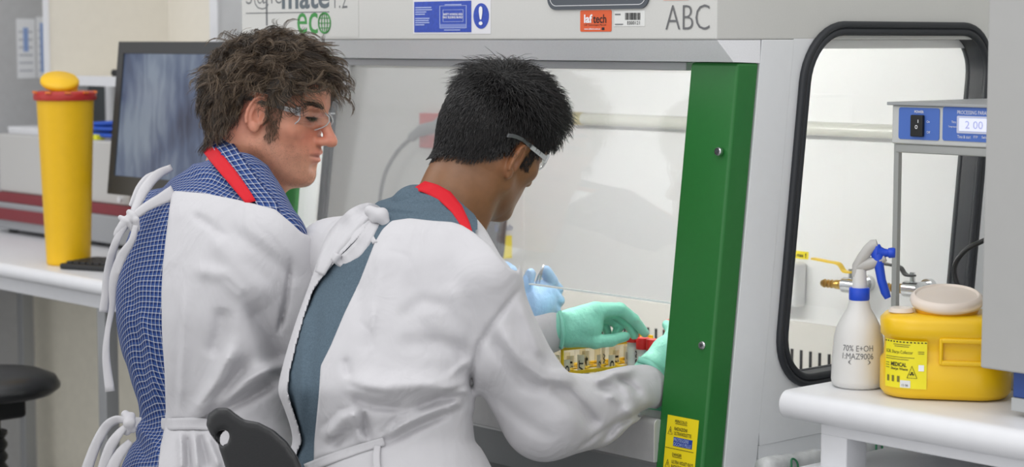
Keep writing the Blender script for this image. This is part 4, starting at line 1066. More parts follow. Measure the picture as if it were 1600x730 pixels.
def smooth_verts(V, Q, it=1, lam=0.5):
    e = np.concatenate([Q[:, [0, 1]], Q[:, [1, 2]], Q[:, [2, 3]], Q[:, [3, 0]]]); e = np.concatenate([e, e[:, ::-1]])
    for _ in range(it):
        acc = np.zeros_like(V); c = np.bincount(e[:, 0], minlength=len(V)).astype(float)
        for d in range(3): acc[:, d] = np.bincount(e[:, 0], V[e[:, 1], d], minlength=len(V))
        V = V + lam * (acc / np.maximum(c, 1)[:, None] - V)
    return V
class Space:
    """a person's survey frame: photo pixel x, photo pixel y and w = nearness to the lens in pixel-sized units"""
    def __init__(s, Z0): s.Z0 = Z0; s.s = FPX / Z0
    def w(s, V):
        V = np.asarray(V, float); Z = (s.Z0 - V[:, 2] / s.s)[:, None]
        return CAM + Z * (FW + (V[:, :1] - 800) / FPX * RT - (V[:, 1:2] - 365) / FPX * UP)
    def inv(s, P):
        d = np.asarray(P, float) - CAM; z = d @ FW
        return np.stack([800 + FPX * (d @ RT) / z, 365 - FPX * (d @ UP) / z, (s.Z0 - z) * s.s], -1)
AXA = np.array((0.669, 0.0, 0.743)); AXB = np.array((0.743, 0.0, -0.669))     # a seated body's right and forward in (x, y, w)
def loft_body(G, levels, k=20):
    L0 = np.array(levels, float); yy = np.arange(L0[0, 0], L0[-1, 0] + 1, 2.0)          # rings blended smoothly along the height
    T_ = np.stack([np.interp(yy, L0[:, 0], L0[:, i]) for i in range(5)], 1); K_ = 9
    P_ = np.pad(T_[:, 1:], ((K_, K_), (0, 0)), mode='reflect', reflect_type='odd'); ker = np.hanning(2 * K_ + 3)[1:-1]; ker /= ker.sum()
    T_[:, 1:] = np.stack([np.convolve(P_[:, i], ker, 'valid') for i in range(4)], 1); L = T_
    def f(X, Y, Z):
        cx, cw, ra, rb = (np.interp(Y.ravel(), L[:, 0], L[:, i]).reshape(Y.shape) for i in (1, 2, 3, 4))
        x = X - cx; z = Z - cw
        a = (x * AXA[0] + z * AXA[2]) / ra; b = (x * AXB[0] + z * AXB[2]) / rb
        d = (np.sqrt(a * a + b * b) - 1) * np.minimum(ra, rb)
        return np.maximum(d, L[0, 0] - Y)
    G.put(f, (G.lo[0], L[0, 0], G.lo[2]), (G.ax[0][-1], G.ax[1][-1], G.ax[2][-1]), k)
def seg_d(X, Y, a, b):
    bx, by = b[0] - a[0], b[1] - a[1]; L = bx * bx + by * by + 1e-9
    t = np.clip(((X - a[0]) * bx + (Y - a[1]) * by) / L, 0, 1)
    return np.hypot(X - a[0] - t * bx, Y - a[1] - t * by), t
def folds(G, lst):
    """cloth folds: (polyline, height, width[, one-sided]); added to the field as a relief"""
    X = G.ax[0][:, None]; Y = G.ax[1][None, :]
    D = np.zeros((G.n[0], G.n[1]), np.float32)
    for it in lst:
        pts, amp, wd = it[:3]; n = len(pts) - 1
        best = np.full(D.shape, 1e9, np.float32); tt = np.zeros(D.shape, np.float32)
        for i in range(n):
            d, t = seg_d(X, Y, pts[i], pts[i + 1]); m = d < best; best = np.where(m, d, best); tt = np.where(m, (i + t) / n, tt)
        env = np.clip(np.minimum(tt, 1 - tt) * 5 + 0.15, 0, 1)
        D += amp * env * np.exp(-(best / wd) ** 2)
    return D
def poly_sd(X, Y, poly):
    """signed distance to a 2-D polygon, negative inside"""
    d = np.full(np.broadcast(X, Y).shape, 1e9, np.float32); ins = np.zeros(d.shape, bool); n = len(poly)
    for i in range(n):
        a, b = poly[i], poly[(i + 1) % n]; d = np.minimum(d, seg_d(X, Y, a, b)[0])
        c = ((a[1] > Y) != (b[1] > Y)); xi = (b[0] - a[0]) * (Y - a[1]) / ((b[1] - a[1]) if b[1] != a[1] else 1e-9) + a[0]
        ins ^= (c & (X < xi))
    return np.where(ins, -d, d)
def vnoise(X, Y, Z, seed, scale):
    """smooth value noise from a few random sine waves"""
    r = np.random.RandomState(seed); out = 0
    for _ in range(7):
        k = r.normal(size=3) * scale; out = out + np.sin(k[0] * X + k[1] * Y + k[2] * Z + r.uniform(0, 6.28))
    return out / 7
def surf(G, pxs, pys, smooth=0):
    """nearest-to-lens surface height w of the field at given pixels"""
    S = G.F < 0; top = np.where(S.any(2), S.shape[2] - 1 - np.argmax(S[:, :, ::-1], 2), -1)
    i = np.clip(np.round((np.asarray(pxs) - G.lo[0]) / G.step).astype(int), 0, G.n[0] - 1); j = np.clip(np.round((np.asarray(pys) - G.lo[1]) / G.step).astype(int), 0, G.n[1] - 1)
    k = top[i, j]; kk = np.clip(k, 0, G.n[2] - 2)
    a = G.F[i, j, kk]; b = G.F[i, j, kk + 1]; t = np.clip(a / np.where(a == b, 1, a - b), 0, 1)
    w = G.lo[2] + G.step * (kk + t)
    return np.where(k >= 0, w, np.nan)
def strip(sp, pts, width, G=None, off=3.0, ws=None, name='tie', m=None, parent=None, n=6, cross=4, thick=0.0016, round_=0.0, twist=None):
    """a cloth band along a pixel path, laid on the surface (or at given w)"""
    if ws is None:
        C = np.array(catmull([(p[0], p[1], 0) for p in pts], n))
    else:
        C = np.array(catmull([(p[0], p[1], w_) for p, w_ in zip(pts, ws)], n))
    T = np.gradient(C[:, :2], axis=0); T /= np.linalg.norm(T, axis=1)[:, None] + 1e-9
    N = np.stack([-T[:, 1], T[:, 0]], 1); K = len(C)
    wd = np.interp(np.linspace(0, 1, K), np.linspace(0, 1, len(width)), width) if hasattr(width, '__len__') else np.full(K, width)
    V = np.zeros((K, cross + 1, 3))
    for j in range(cross + 1):
        t = j / cross - 0.5
        V[:, j, :2] = C[:, :2] + N * (wd * t)[:, None]
        if ws is None:
            q = surf(G, V[:, j, 0], V[:, j, 1]); V[:, j, 2] = q + off
        else: V[:, j, 2] = C[:, 2] + off
        V[:, j, 2] += round_ * (1 - (2 * t) ** 2)
    if ws is None:
        w_ = V[:, :, 2]; bad = np.isnan(w_)
        if bad.any(): w_[bad] = np.interp(np.flatnonzero(bad.ravel()), np.flatnonzero(~bad.ravel()), w_.ravel()[~bad.ravel()])
        for _ in range(6):
            p = np.pad(w_, ((1, 1), (1, 1)), 'edge'); w_ = np.maximum(w_ * 0.999, 0.25 * (p[:-2, 1:-1] + p[2:, 1:-1] + p[1:-1, :-2] + p[1:-1, 2:])) if _ < 3 else 0.25 * (p[:-2, 1:-1] + p[2:, 1:-1] + p[1:-1, :-2] + p[1:-1, 2:])
        V[:, :, 2] = w_
    if twist is not None: V[:, :, 2] += (np.linspace(-0.5, 0.5, cross + 1)[None, :] * wd[:, None] * np.interp(np.linspace(0, 1, K), np.linspace(0, 1, len(twist)), twist)[:, None])
    F_ = [(i * (cross + 1) + j, i * (cross + 1) + j + 1, (i + 1) * (cross + 1) + j + 1, (i + 1) * (cross + 1) + j) for i in range(K - 1) for j in range(cross)]
    uv = np.stack([V[:, :, 0].ravel() * 0 + np.tile(np.linspace(0, 1, cross + 1), K) * np.repeat(wd, cross + 1), np.repeat(np.concatenate([[0], np.cumsum(np.linalg.norm(np.diff(C[:, :2], axis=0), axis=1))]), cross + 1)], 1)
    o = raw(name, sp.w(V.reshape(-1, 3)), F_, m, parent, smooth=True, uv=uv)
    md = o.modifiers.new('thick', 'SOLIDIFY'); md.thickness = thick; md.offset = 0
    return o
def patch(sp, left, right, G, off, name, m, parent, n=14, cross=8, thick=0.002, uvs=1.0):
    """a cloth panel between two pixel polylines, laid on the surface"""
    def rs(P):
        P = np.array(P, float); s_ = np.concatenate([[0], np.cumsum(np.linalg.norm(np.diff(P, axis=0), axis=1))]); t = np.linspace(0, s_[-1], n)
        return np.stack([np.interp(t, s_, P[:, 0]), np.interp(t, s_, P[:, 1])], 1)
    A, B = rs(left), rs(right); V = np.zeros((n, cross + 1, 3))
    for j in range(cross + 1):
        t = j / cross; V[:, j, :2] = A * (1 - t) + B * t
    w_ = surf(G, V[:, :, 0], V[:, :, 1]); bad = np.isnan(w_)
    if bad.any(): w_[bad] = np.interp(np.flatnonzero(bad.ravel()), np.flatnonzero(~bad.ravel()), w_.ravel()[~bad.ravel()])
    for _ in range(4):
        p = np.pad(w_, ((1, 1), (1, 1)), 'edge'); w_ = np.maximum(w_, 0.25 * (p[:-2, 1:-1] + p[2:, 1:-1] + p[1:-1, :-2] + p[1:-1, 2:]))
    V[:, :, 2] = w_ + off
    F_ = [(i * (cross + 1) + j, i * (cross + 1) + j + 1, (i + 1) * (cross + 1) + j + 1, (i + 1) * (cross + 1) + j) for i in range(n - 1) for j in range(cross)]
    L = np.linalg.norm(A[-1] - A[0]); wd = np.linalg.norm(A - B, axis=1).mean()
    uv = np.stack([np.tile(np.linspace(0, wd, cross + 1), n), np.repeat(np.linspace(0, L, n), cross + 1)], 1) * uvs
    o = raw(name, sp.w(V.reshape(-1, 3)), F_, m, parent, smooth=True, uv=uv)
    md = o.modifiers.new('thick', 'SOLIDIFY'); md.thickness = thick; md.offset = 0
    return o

# ------------------------------------------------------------------ the head (metres; x right, y forward, z up, origin between the ears)
def head_mesh(cfg):
    G = Grid((-0.105, -0.135, -0.215), (0.105, 0.15, 0.15), 0.00185)
    def S(fn, c, *a, **k):
        for sx in (1, -1): fn(tuple([c[0] * sx] + list(c[1:])), *a, **k)
    def C2(a, b, ra, rb, **k):
        for sx in (1, -1): G.cap((a[0] * sx, a[1], a[2]), (b[0] * sx, b[1], b[2]), ra, rb, **k)
    G.ell((0, -0.006, 0.045), (0.076, 0.098, 0.085), k=0.01)
    G.ell((0, -0.045, 0.012), (0.064, 0.056, 0.062), k=0.03)
    G.ell((0, 0.052, 0.050), (0.060, 0.046, 0.052), k=0.03)
    G.ell((0, 0.046, -0.022), (0.060, 0.050, 0.074), k=0.03)
    S(G.ell, (0.044, 0.058, -0.010), (0.021, 0.024, 0.018), k=0.02)
    C2((0.056, 0.012, -0.052), (0.026, 0.074, -0.092), 0.016, 0.015, k=0.03)
    G.ell((0, 0.084, -0.092), (0.024, 0.0185, 0.017), k=0.025)
    G.ell((0, 0.078, -0.052), (0.032, 0.025, 0.030), k=0.025)
    C2((0.010, 0.0935, 0.036), (0.046, 0.077, 0.035), 0.0085, 0.0075, k=0.014)          # brow ridge
    S(G.ell, (0.033, 0.100, 0.014), (0.017, 0.014, 0.012), k=0.014, mode='s')             # eye sockets
    S(G.ell, (0.0325, 0.0775, 0.0155), (0.0145, 0.0135, 0.0125), k=0.004)
    C2((0.019, 0.0885, 0.0125), (0.046, 0.0815, 0.0135), 0.0032, 0.0028, k=0.004)         # lower lid
    C2((0.019, 0.0900, 0.0180), (0.046, 0.0830, 0.0175), 0.0042, 0.0034, k=0.004)         # upper lid, lowered
    G.chain([(0, 0.094, 0.026), (0, 0.105, 0.008), (0, 0.119, -0.015)], [0.0085, 0.0082, 0.0100], k=0.012)
    G.ell((0, 0.1225, -0.0225), (0.0108, 0.0125, 0.0100), k=0.008)
    S(G.ell, (0.0115, 0.1080, -0.0255), (0.0080, 0.0125, 0.0078), k=0.006)
    S(G.ell, (0.0062, 0.1120, -0.0325), (0.0038, 0.0060, 0.0040), k=0.003, mode='s')      # nostrils
    C2((0.006, 0.1035, -0.0455), (0.022, 0.0930, -0.0505), 0.0058, 0.0035, k=0.007)
    C2((0.004, 0.1020, -0.0590), (0.020, 0.0925, -0.0550), 0.0068, 0.0040, k=0.007)
    C2((0.000, 0.1120, -0.0528), (0.0240, 0.0995, -0.0520), 0.0042, 0.0020, k=0.003, mode='s')
    G.ell((0, 0.106, -0.0735), (0.016, 0.008, 0.006), k=0.012, mode='s')
    # neck and throat into the upper chest
    G.chain([(0, -0.022, -0.02), (0, -0.034, -0.09), cfg['neck']], [0.058, 0.056, 0.064], k=0.03)
    G.chain([(0, 0.030, -0.085), (0, 0.004, -0.15)], [0.030, 0.044], k=0.04)
    C2((0.058, -0.028, -0.03), (0.020, 0.020, -0.17), 0.015, 0.014, k=0.03)
    # ears: plate, helix, lobe, concha
    for sx in (1, -1):
        a = math.radians(24) * sx; t = math.radians(-12)
        R = np.array(((math.cos(a), math.sin(a), 0), (-math.sin(a), math.cos(a), 0), (0, 0, 1.0)))
        R = np.array(((1, 0, 0), (0, math.cos(t), math.sin(t)), (0, -math.sin(t), math.cos(t)))) @ R
        c = np.array((0.0765 * sx,) + tuple(cfg['ear']))
        G.ell(c, (0.0062, 0.0175, 0.0300), k=0.006, R=R)
        hp = []
        for q in np.linspace(-0.5, 4.0, 12):
            loc = np.array((0.0045 * sx, 0.0165 * math.cos(q), 0.029 * math.sin(q))); hp.append(c + R.T @ loc)
        G.chain(hp, [0.0030] * 12, k=0.003)
        G.ell(c + R.T @ np.array((0.0068 * sx, 0.003, -0.002)), (0.0078, 0.0098, 0.0150), k=0.003, mode='s', R=R)
        G.ell(c + R.T @ np.array((0.0075 * sx, -0.004, 0.015)), (0.0055, 0.0075, 0.0075), k=0.003, mode='s', R=R)
        G.ell(c + R.T @ np.array((0.003 * sx, 0.006, -0.0255)), (0.0050, 0.0085, 0.0090), k=0.005, R=R)
        G.ell(c + R.T @ np.array((0.002 * sx, 0.0150, -0.004)), (0.0050, 0.0045, 0.0070), k=0.005, R=R)
    V, Q = G.mesh()
    return smooth_verts(V, Q, 1, 0.4), Q, G
HEADV, HEADQ, _hg = head_mesh({'neck': (0, -0.060, -0.205), 'ear': (0.007, 0.006)})
def vnormals(V, Q):
    n = np.cross(V[Q[:, 2]] - V[Q[:, 0]], V[Q[:, 3]] - V[Q[:, 1]]); N = np.zeros_like(V)
    for c in range(4):
        for d in range(3): N[:, d] += np.bincount(Q[:, c], n[:, d], minlength=len(V))
    return N / (np.linalg.norm(N, axis=1)[:, None] + 1e-12)
HEADN = vnormals(HEADV, HEADQ)
_gr = np.stack(np.gradient(_hg.F), -1)
def head_dist(P):
    """distance to the head surface and outward direction at points (metres)"""
    i = [np.clip(np.round((P[:, d] - _hg.lo[d]) / _hg.step).astype(int), 1, _hg.n[d] - 2) for d in range(3)]
    g = _gr[i[0], i[1], i[2]]; ln = np.linalg.norm(g, axis=1)[:, None]
    far = (np.abs(_hg.F[i[0], i[1], i[2]]) > 0.5)[:, None]; e = (P - HC) / HR ** 2; e = e / np.linalg.norm(e, axis=1)[:, None]
    return np.where(far[:, 0], 0.05, _hg.F[i[0], i[1], i[2]]), np.where(far | (ln < 1e-6) | (ln > 1), e, g / np.maximum(ln, 1e-9))
HC = np.array((0, -0.006, 0.045)); HR = np.array((0.0785, 0.1005, 0.0875))
def frame(h_az, pitch, roll):
    """head axes in world space from a level facing direction, pitch down, roll to the right"""
    h = np.array(h_az, float); h /= np.linalg.norm(h); r = np.cross(h, ZZ)
    f = h * math.cos(pitch) - ZZ * math.sin(pitch); u = h * math.sin(pitch) + ZZ * math.cos(pitch)
    r2 = r * math.cos(roll) - u * math.sin(roll); u2 = u * math.cos(roll) + r * math.sin(roll)
    return np.stack([r2, f, u2])                        # rows: local x, y, z in world
def strands_mesh(name, P, rad, mats, midx, parent, nside=3):
    """P: strands x points x 3 in world space -> one mesh of thin tapered tubes"""
    N, K, _ = P.shape
    T = np.gradient(P, axis=1); T /= np.linalg.norm(T, axis=2)[:, :, None] + 1e-12
    rv = np.random.RandomState(5).normal(size=(N, 1, 3)); U = np.cross(T, rv); U /= np.linalg.norm(U, axis=2)[:, :, None] + 1e-12; B = np.cross(T, U)
    prof = rad * np.array([1.0] * (K - 2) + [0.75, 0.3])[None, :, None] if np.ndim(rad) == 0 else np.asarray(rad)[:, None, None] * np.array([1.0] * (K - 2) + [0.75, 0.3])[None, :, None]
    rings = [P + prof * (math.cos(2 * math.pi * k / nside) * U + math.sin(2 * math.pi * k / nside) * B) for k in range(nside)]
    V = np.stack(rings, 2).reshape(-1, 3)
    s_ = np.arange(N)[:, None, None] * K * nside; i = np.arange(K - 1)[None, :, None] * nside; k = np.arange(nside)[None, None, :]; k2 = (k + 1) % nside
    Fq = np.stack([s_ + i + k, s_ + i + k2, s_ + i + nside + k2, s_ + i + nside + k], -1).reshape(-1, 4)
    return raw(name, V, Fq, None, parent, smooth=True, mats=mats, midx=np.repeat(midx, (K - 1) * nside).astype(np.int32))
# =================================================================== materials of people
def skin_mat(name, rough=0.45):
    m = bpy.data.materials.new(name); m.use_nodes = True; nt = m.node_tree; b = nt.nodes['Principled BSDF']
    at_n = nt.nodes.new('ShaderNodeVertexColor'); at_n.layer_name = 'tone'
    tc = nt.nodes.new('ShaderNodeTexCoord'); n = nt.nodes.new('ShaderNodeTexNoise'); n.inputs['Scale'].default_value = 90; n.inputs['Detail'].default_value = 5
    r = nt.nodes.new('ShaderNodeMapRange'); r.inputs['To Min'].default_value = 0.86; r.inputs['To Max'].default_value = 1.14
    mx = nt.nodes.new('ShaderNodeMix'); mx.data_type = 'RGBA'; mx.blend_type = 'MULTIPLY'; mx.inputs[0].default_value = 1.0
    nt.links.new(tc.outputs['Object'], n.inputs[0]); nt.links.new(n.outputs[0], r.inputs[0]); nt.links.new(at_n.outputs[0], mx.inputs[6]); nt.links.new(r.outputs[0], mx.inputs[7])
    nt.links.new(mx.outputs[2], b.inputs['Base Color']); b.inputs['Roughness'].default_value = rough
    b.inputs['Subsurface Weight'].default_value = 0.12; b.inputs['Subsurface Radius'].default_value = (0.008, 0.003, 0.002); b.inputs['Subsurface Scale'].default_value = 1.0
    n2 = nt.nodes.new('ShaderNodeTexNoise'); n2.inputs['Scale'].default_value = 700; bp = nt.nodes.new('ShaderNodeBump'); bp.inputs['Strength'].default_value = 0.12; bp.inputs['Distance'].default_value = 0.001
    nt.links.new(tc.outputs['Object'], n2.inputs[0]); nt.links.new(n2.outputs[0], bp.inputs['Height']); nt.links.new(bp.outputs[0], b.inputs['Normal'])
    return m
def cloth_mat(name, rgb, rough=0.85, weave=1500.0, mott=0.03):
    m = mat(name, rgb, rough, noise=mott, nscale=30, bump=0.25, bscale=weave, spec=0.2, sheen=0.1)
    nt = m.node_tree; b = nt.nodes['Principled BSDF']; old = b.inputs['Normal'].links[0].from_node     # soft crumple under the weave
    tc = nt.nodes.new('ShaderNodeTexCoord'); mpn = nt.nodes.new('ShaderNodeMapping'); mpn.inputs['Scale'].default_value = (1, 1, 0.55); mpn.inputs['Rotation'].default_value = (0.3, 0.5, 0.2)
    n = nt.nodes.new('ShaderNodeTexNoise'); n.inputs['Scale'].default_value = 13; n.inputs['Detail'].default_value = 3; n.inputs['Roughness'].default_value = 0.45; n.inputs['Distortion'].default_value = 1.3
    bp = nt.nodes.new('ShaderNodeBump'); bp.inputs['Strength'].default_value = 0.55; bp.inputs['Distance'].default_value = 0.012
    nt.links.new(tc.outputs['Object'], mpn.inputs[0]); nt.links.new(mpn.outputs[0], n.inputs[0]); nt.links.new(n.outputs[0], bp.inputs['Height']); nt.links.new(bp.outputs[0], old.inputs['Normal'])
    return m
M_gown = cloth_mat('white gown cotton', (200, 199, 202), mott=0.012)
M_tee = mat('slate jersey', (88, 104, 116), 0.9, noise=0.16, nscale=420, bump=0.2, bscale=1500, spec=0.1)
M_red_l = mat('red lanyard webbing', (205, 32, 44), 0.7, bump=0.3, bscale=1800, spec=0.2)
M_teal = mat('mint nitrile', (142, 218, 196), 0.5, bump=0.5, bscale=160, sss=0.0, noise=0.04)
M_bluegl = mat('blue nitrile', (166, 202, 240), 0.5, bump=0.5, bscale=160, noise=0.04)
M_trouser = mat('dark trousers', (44, 46, 54), 0.9, bump=0.2)
M_lens = thin_glass('safety lens', (250, 252, 252), 2.0, rough=0.01)
M_clearrim = mat('clear polycarbonate', (236, 238, 240), 0.1, trans=0.35)
M_greyarm = mat('smoke temple arm', (92, 94, 96), 0.3)
# plaid shirt: navy ground, fine white and pale blue lines in both directions (uv in millimetre-sized units)
mp_ = bpy.data.materials.new('plaid cotton'); mp_.use_nodes = True; nt = mp_.node_tree; bs = nt.nodes['Principled BSDF']; bs.inputs['Roughness'].default_value = 0.85; bs.inputs['Specular IOR Level'].default_value = 0.15
uvn = nt.nodes.new('ShaderNodeUVMap'); sx = nt.nodes.new('ShaderNodeSeparateXYZ'); nt.links.new(uvn.outputs[0], sx.inputs[0])
def mth(op, a, b=None):
    n = nt.nodes.new('ShaderNodeMath'); n.operation = op
    for i, v in enumerate((a, b)):
        if v is None: continue
        if isinstance(v, (int, float)): n.inputs[i].default_value = v
        else: nt.links.new(v, n.inputs[i])
    return n.outputs[0]
def line(src, per, wd, ph): return mth('LESS_THAN', mth('FRACT', mth('ADD', mth('DIVIDE', src, per), ph)), wd)
w1 = mth('ADD', line(sx.outputs[0], 8.6, 0.17, 0.0), line(sx.outputs[1], 8.6, 0.17, 0.0)); w1 = mth('MULTIPLY', mth('MINIMUM', w1, 2.0), 0.35)
b1 = mth('ADD', line(sx.outputs[0], 8.6, 0.36, 0.42), line(sx.outputs[1], 8.6, 0.36, 0.42)); b1 = mth('MULTIPLY', mth('MINIMUM', b1, 2.0), 0.22)
m1 = nt.nodes.new('ShaderNodeMix'); m1.data_type = 'RGBA'; m1.inputs[6].default_value = lin((22, 40, 92)); m1.inputs[7].default_value = lin((78, 112, 178)); nt.links.new(b1, m1.inputs[0])
m2 = nt.nodes.new('ShaderNodeMix'); m2.data_type = 'RGBA'; m2.inputs[7].default_value = lin((222, 228, 240)); nt.links.new(m1.outputs[2], m2.inputs[6]); nt.links.new(w1, m2.inputs[0]); nt.links.new(m2.outputs[2], bs.inputs['Base Color'])
M_plaid = mp_

def set_tone(o, cols):
    ca = o.data.color_attributes.new('tone', 'FLOAT_COLOR', 'POINT'); ca.data.foreach_set('color', np.concatenate([cols, np.ones((len(cols), 1))], 1).astype(np.float32).ravel())
def blob(V, c, r): return np.exp(-(((V - np.array(c)) / np.array(r)) ** 2).sum(1))
def tones(base, spots):
    V = HEADV.copy(); V[:, 0] = np.abs(V[:, 0]); C = np.tile(np.array(lin(base)[:3]), (len(V), 1))
    for c, r, rgb, k in spots:
        w_ = np.clip(blob(V, c, r) * k, 0, 1)[:, None]; C = C * (1 - w_) + np.array(lin(rgb)[:3]) * w_
    return C
def body_mesh(O, R, cols, m, parent):
    o = raw('body', O + HEADV @ R, HEADQ, m, parent, smooth=True); set_tone(o, cols); return o
def scalp_mask(V, front=0.068, nape=-0.055, temple=0.05):
    x, y, z = np.abs(V[:, 0]), V[:, 1], V[:, 2]
    m = np.where(y > 0.022, z > np.interp(y, [0.022, 0.045, 0.052, 0.062, 0.076, 0.10], [0.026, 0.022, 0.030, 0.046, front - 0.012, front]), np.where(y > -0.022, z > 0.040, z > nape + np.clip(y + 0.07, 0, 1) * 0.9))
    return m & (z > -0.07)
def pick(mask, n, rs):
    """area-weighted random points on the masked part of the head"""
    V, Q = HEADV, HEADQ; q = Q[mask[Q].all(1)]; a = np.linalg.norm(np.cross(V[q[:, 1]] - V[q[:, 0]], V[q[:, 3]] - V[q[:, 0]]), axis=1); i = rs.choice(len(q), n, p=a / a.sum())
    u, v = rs.rand(n, 1), rs.rand(n, 1); t = q[i]
    P = (V[t[:, 0]] * (1 - u) + V[t[:, 1]] * u) * (1 - v) + (V[t[:, 3]] * (1 - u) + V[t[:, 2]] * u) * v
    return P, HEADN[t[:, 0]]
def grow(P0, N0, flow, L, K, lift, rs, curl=0.0, freq=2.0, phase=None, min_off=0.004, gravity=0.0, down=np.array((0, 0, -1.0))):
    n = len(P0); P = np.zeros((n, K, 3)); P[:, 0] = P0 - N0 * 0.002; cur = P[:, 0].copy(); seg = (L / (K - 1))[:, None]
    d_prev = None
    for i in range(1, K):
        t = i / (K - 1)
        e = head_dist(cur)[1]
        d = flow(cur, t); d = d - e * (d * e).sum(1)[:, None]; d /= np.linalg.norm(d, axis=1)[:, None] + 1e-9
        d = d + e * lift(t) + down * gravity * t; d /= np.linalg.norm(d, axis=1)[:, None]
        if d_prev is not None: d = 0.55 * d + 0.45 * d_prev; d /= np.linalg.norm(d, axis=1)[:, None]
        d_prev = d; cur = cur + seg * d
        for _ in range(2):
            dd, ee = head_dist(cur); cur = cur + ee * np.clip(min_off * (0.35 + 0.65 * t) - dd, 0, 0.02)[:, None]
        P[:, i] = cur
    if np.any(curl):
        t = np.linspace(0, 1, K)[None, :, None]; T = np.gradient(P, axis=1); T /= np.linalg.norm(T, axis=2)[:, :, None]
        e = (P - HC) / HR ** 2; e /= np.linalg.norm(e, axis=2)[:, :, None]; B = np.cross(T, e); ph = phase[:, None, None]; f = np.asarray(freq).reshape(-1, 1, 1) if np.ndim(freq) else freq
        P = P + np.asarray(curl).reshape(-1, 1, 1) * np.clip(t * 1.6, 0, 1) * (np.cos(2 * math.pi * f * t + ph) * B + (0.6 + 0.6 * np.sin(2 * math.pi * f * t + ph)) * e)
    return P
def glasses(O, R, parent, dark_from, arm_mat_tip):
    g_t = []
    def W_(p): return O + np.asarray(p, float) @ R
    n, mrow = 22, 8
    for sx_ in (1, -1):
        vs = []; fs = []
        for i in range(n + 1):
            u = 0.007 + (0.062 - 0.007) * i / n; up_ = 0.031 - 0.004 * (i / n) ** 3
            lo_ = -0.004 - 0.016 * math.sin(min(1, i / n * 1.25) * math.pi * 0.62) + 0.024 * max(0, 1 - i / 6.0) ** 1.5 + 0.020 * max(0, i / n - 0.7) / 0.3
            for j in range(mrow + 1):
                z = lo_ + (up_ - lo_) * j / mrow; y = 0.1175 - 9.5 * u * u - 1.6 * (z - 0.012) ** 2 / 0.03
                vs.append((u * sx_, y, z))
            if i:
                for j in range(mrow):
                    q = ((i - 1) * (mrow + 1) + j, i * (mrow + 1) + j, i * (mrow + 1) + j + 1, (i - 1) * (mrow + 1) + j + 1); fs.append(q)
        lens = raw('lens', W_(vs), fs, M_lens, parent, smooth=True)
        edge = [vs[i * (mrow + 1)] for i in range(n + 1)] + [vs[n * (mrow + 1) + j] for j in range(1, mrow)] + [vs[i * (mrow + 1) + mrow] for i in range(n, -1, -1)]
        b = MB(); b.tube([W_(p) for p in edge], 0.0011, 6, closed=True); b.build('lens_rim', M_clearrim, lens, smooth=True)
        arm = catmull([(0.0615 * sx_, 0.080, 0.022), (0.070 * sx_, 0.066, 0.0225), (0.0745 * sx_, 0.040, 0.024), (0.0775 * sx_, 0.012, 0.026), (0.0805 * sx_, -0.014, 0.028), (0.0835 * sx_, -0.040, 0.026), (0.0835 * sx_, -0.058, 0.021)], 4)
        def flat(pts, wz, wx, nm, m_):
            b = MB(); vs = []; fs = []
            for i, p in enumerate(pts):
                for dx, dz in ((-wx, -wz), (wx, -wz), (wx, wz), (-wx, wz)): vs.append(W_((p[0] + dx, p[1], p[2] + dz)))
                if i:
                    for k in range(4): fs.append(((i - 1) * 4 + k, (i - 1) * 4 + (k + 1) % 4, i * 4 + (k + 1) % 4, i * 4 + k))
            fs += [(3, 2, 1, 0), tuple(len(vs) - 4 + k for k in range(4))]; b.add(vs, fs); return b.build(nm, m_, parent, bevel=0.0006)
        flat(arm[:dark_from + 1], 0.0042, 0.0011, 'temple_arm', M_clearrim); flat(arm[dark_from:], 0.0034, 0.0015, 'temple_tip', arm_mat_tip)
        b = MB(); b.obox(W_((0.0645 * sx_, 0.0765, 0.0225)), (R[0] * sx_ * 0.6 - R[1] * 0.8, R[2], R[0] * 0.8 * sx_ + R[1] * 0.6), (0.0045, 0.0075, 0.0022)); b.build('hinge', M_clearrim, parent, bevel=0.001)
    b = MB(); b.tube([W_((x, 0.1172 - 9.5 * x * x, 0.027)) for x in np.linspace(-0.008, 0.008, 6)], 0.0018, 6); b.build('bridge', M_clearrim, parent)

def cut_open(G, poly, wlim, depth):
    X = G.ax[0][:, None]; Y = G.ax[1][None, :]; pd = poly_sd(X, Y, poly)[:, :, None].astype(np.float32)
    c = np.maximum(np.maximum(pd, -(G.F + depth)), wlim - G.ax[2][None, None, :]); G.F = np.maximum(G.F, -c); return pd
def under_mesh(name, sp, G, F0, inset, poly, grow_, wlim, m, parent, uvf):
    """the garment seen in the opening: the body surface set back by `inset`, kept only round the opening"""
    F_keep = G.F; G.F = F0 + inset; V, Q = G.mesh(); G.F = F_keep
    d = poly_sd(V[:, 0], V[:, 1], poly); ok = (d < grow_) & (V[:, 2] > wlim - 30); q = Q[ok[Q].all(1)]; used = np.unique(q); mp2 = np.full(len(V), -1); mp2[used] = np.arange(len(used)); V = V[used]; q = mp2[q]
    V = smooth_verts(V, q, 1, 0.4)
    return raw(name, sp.w(V), q, m, parent, smooth=True, uv=uvf(V))

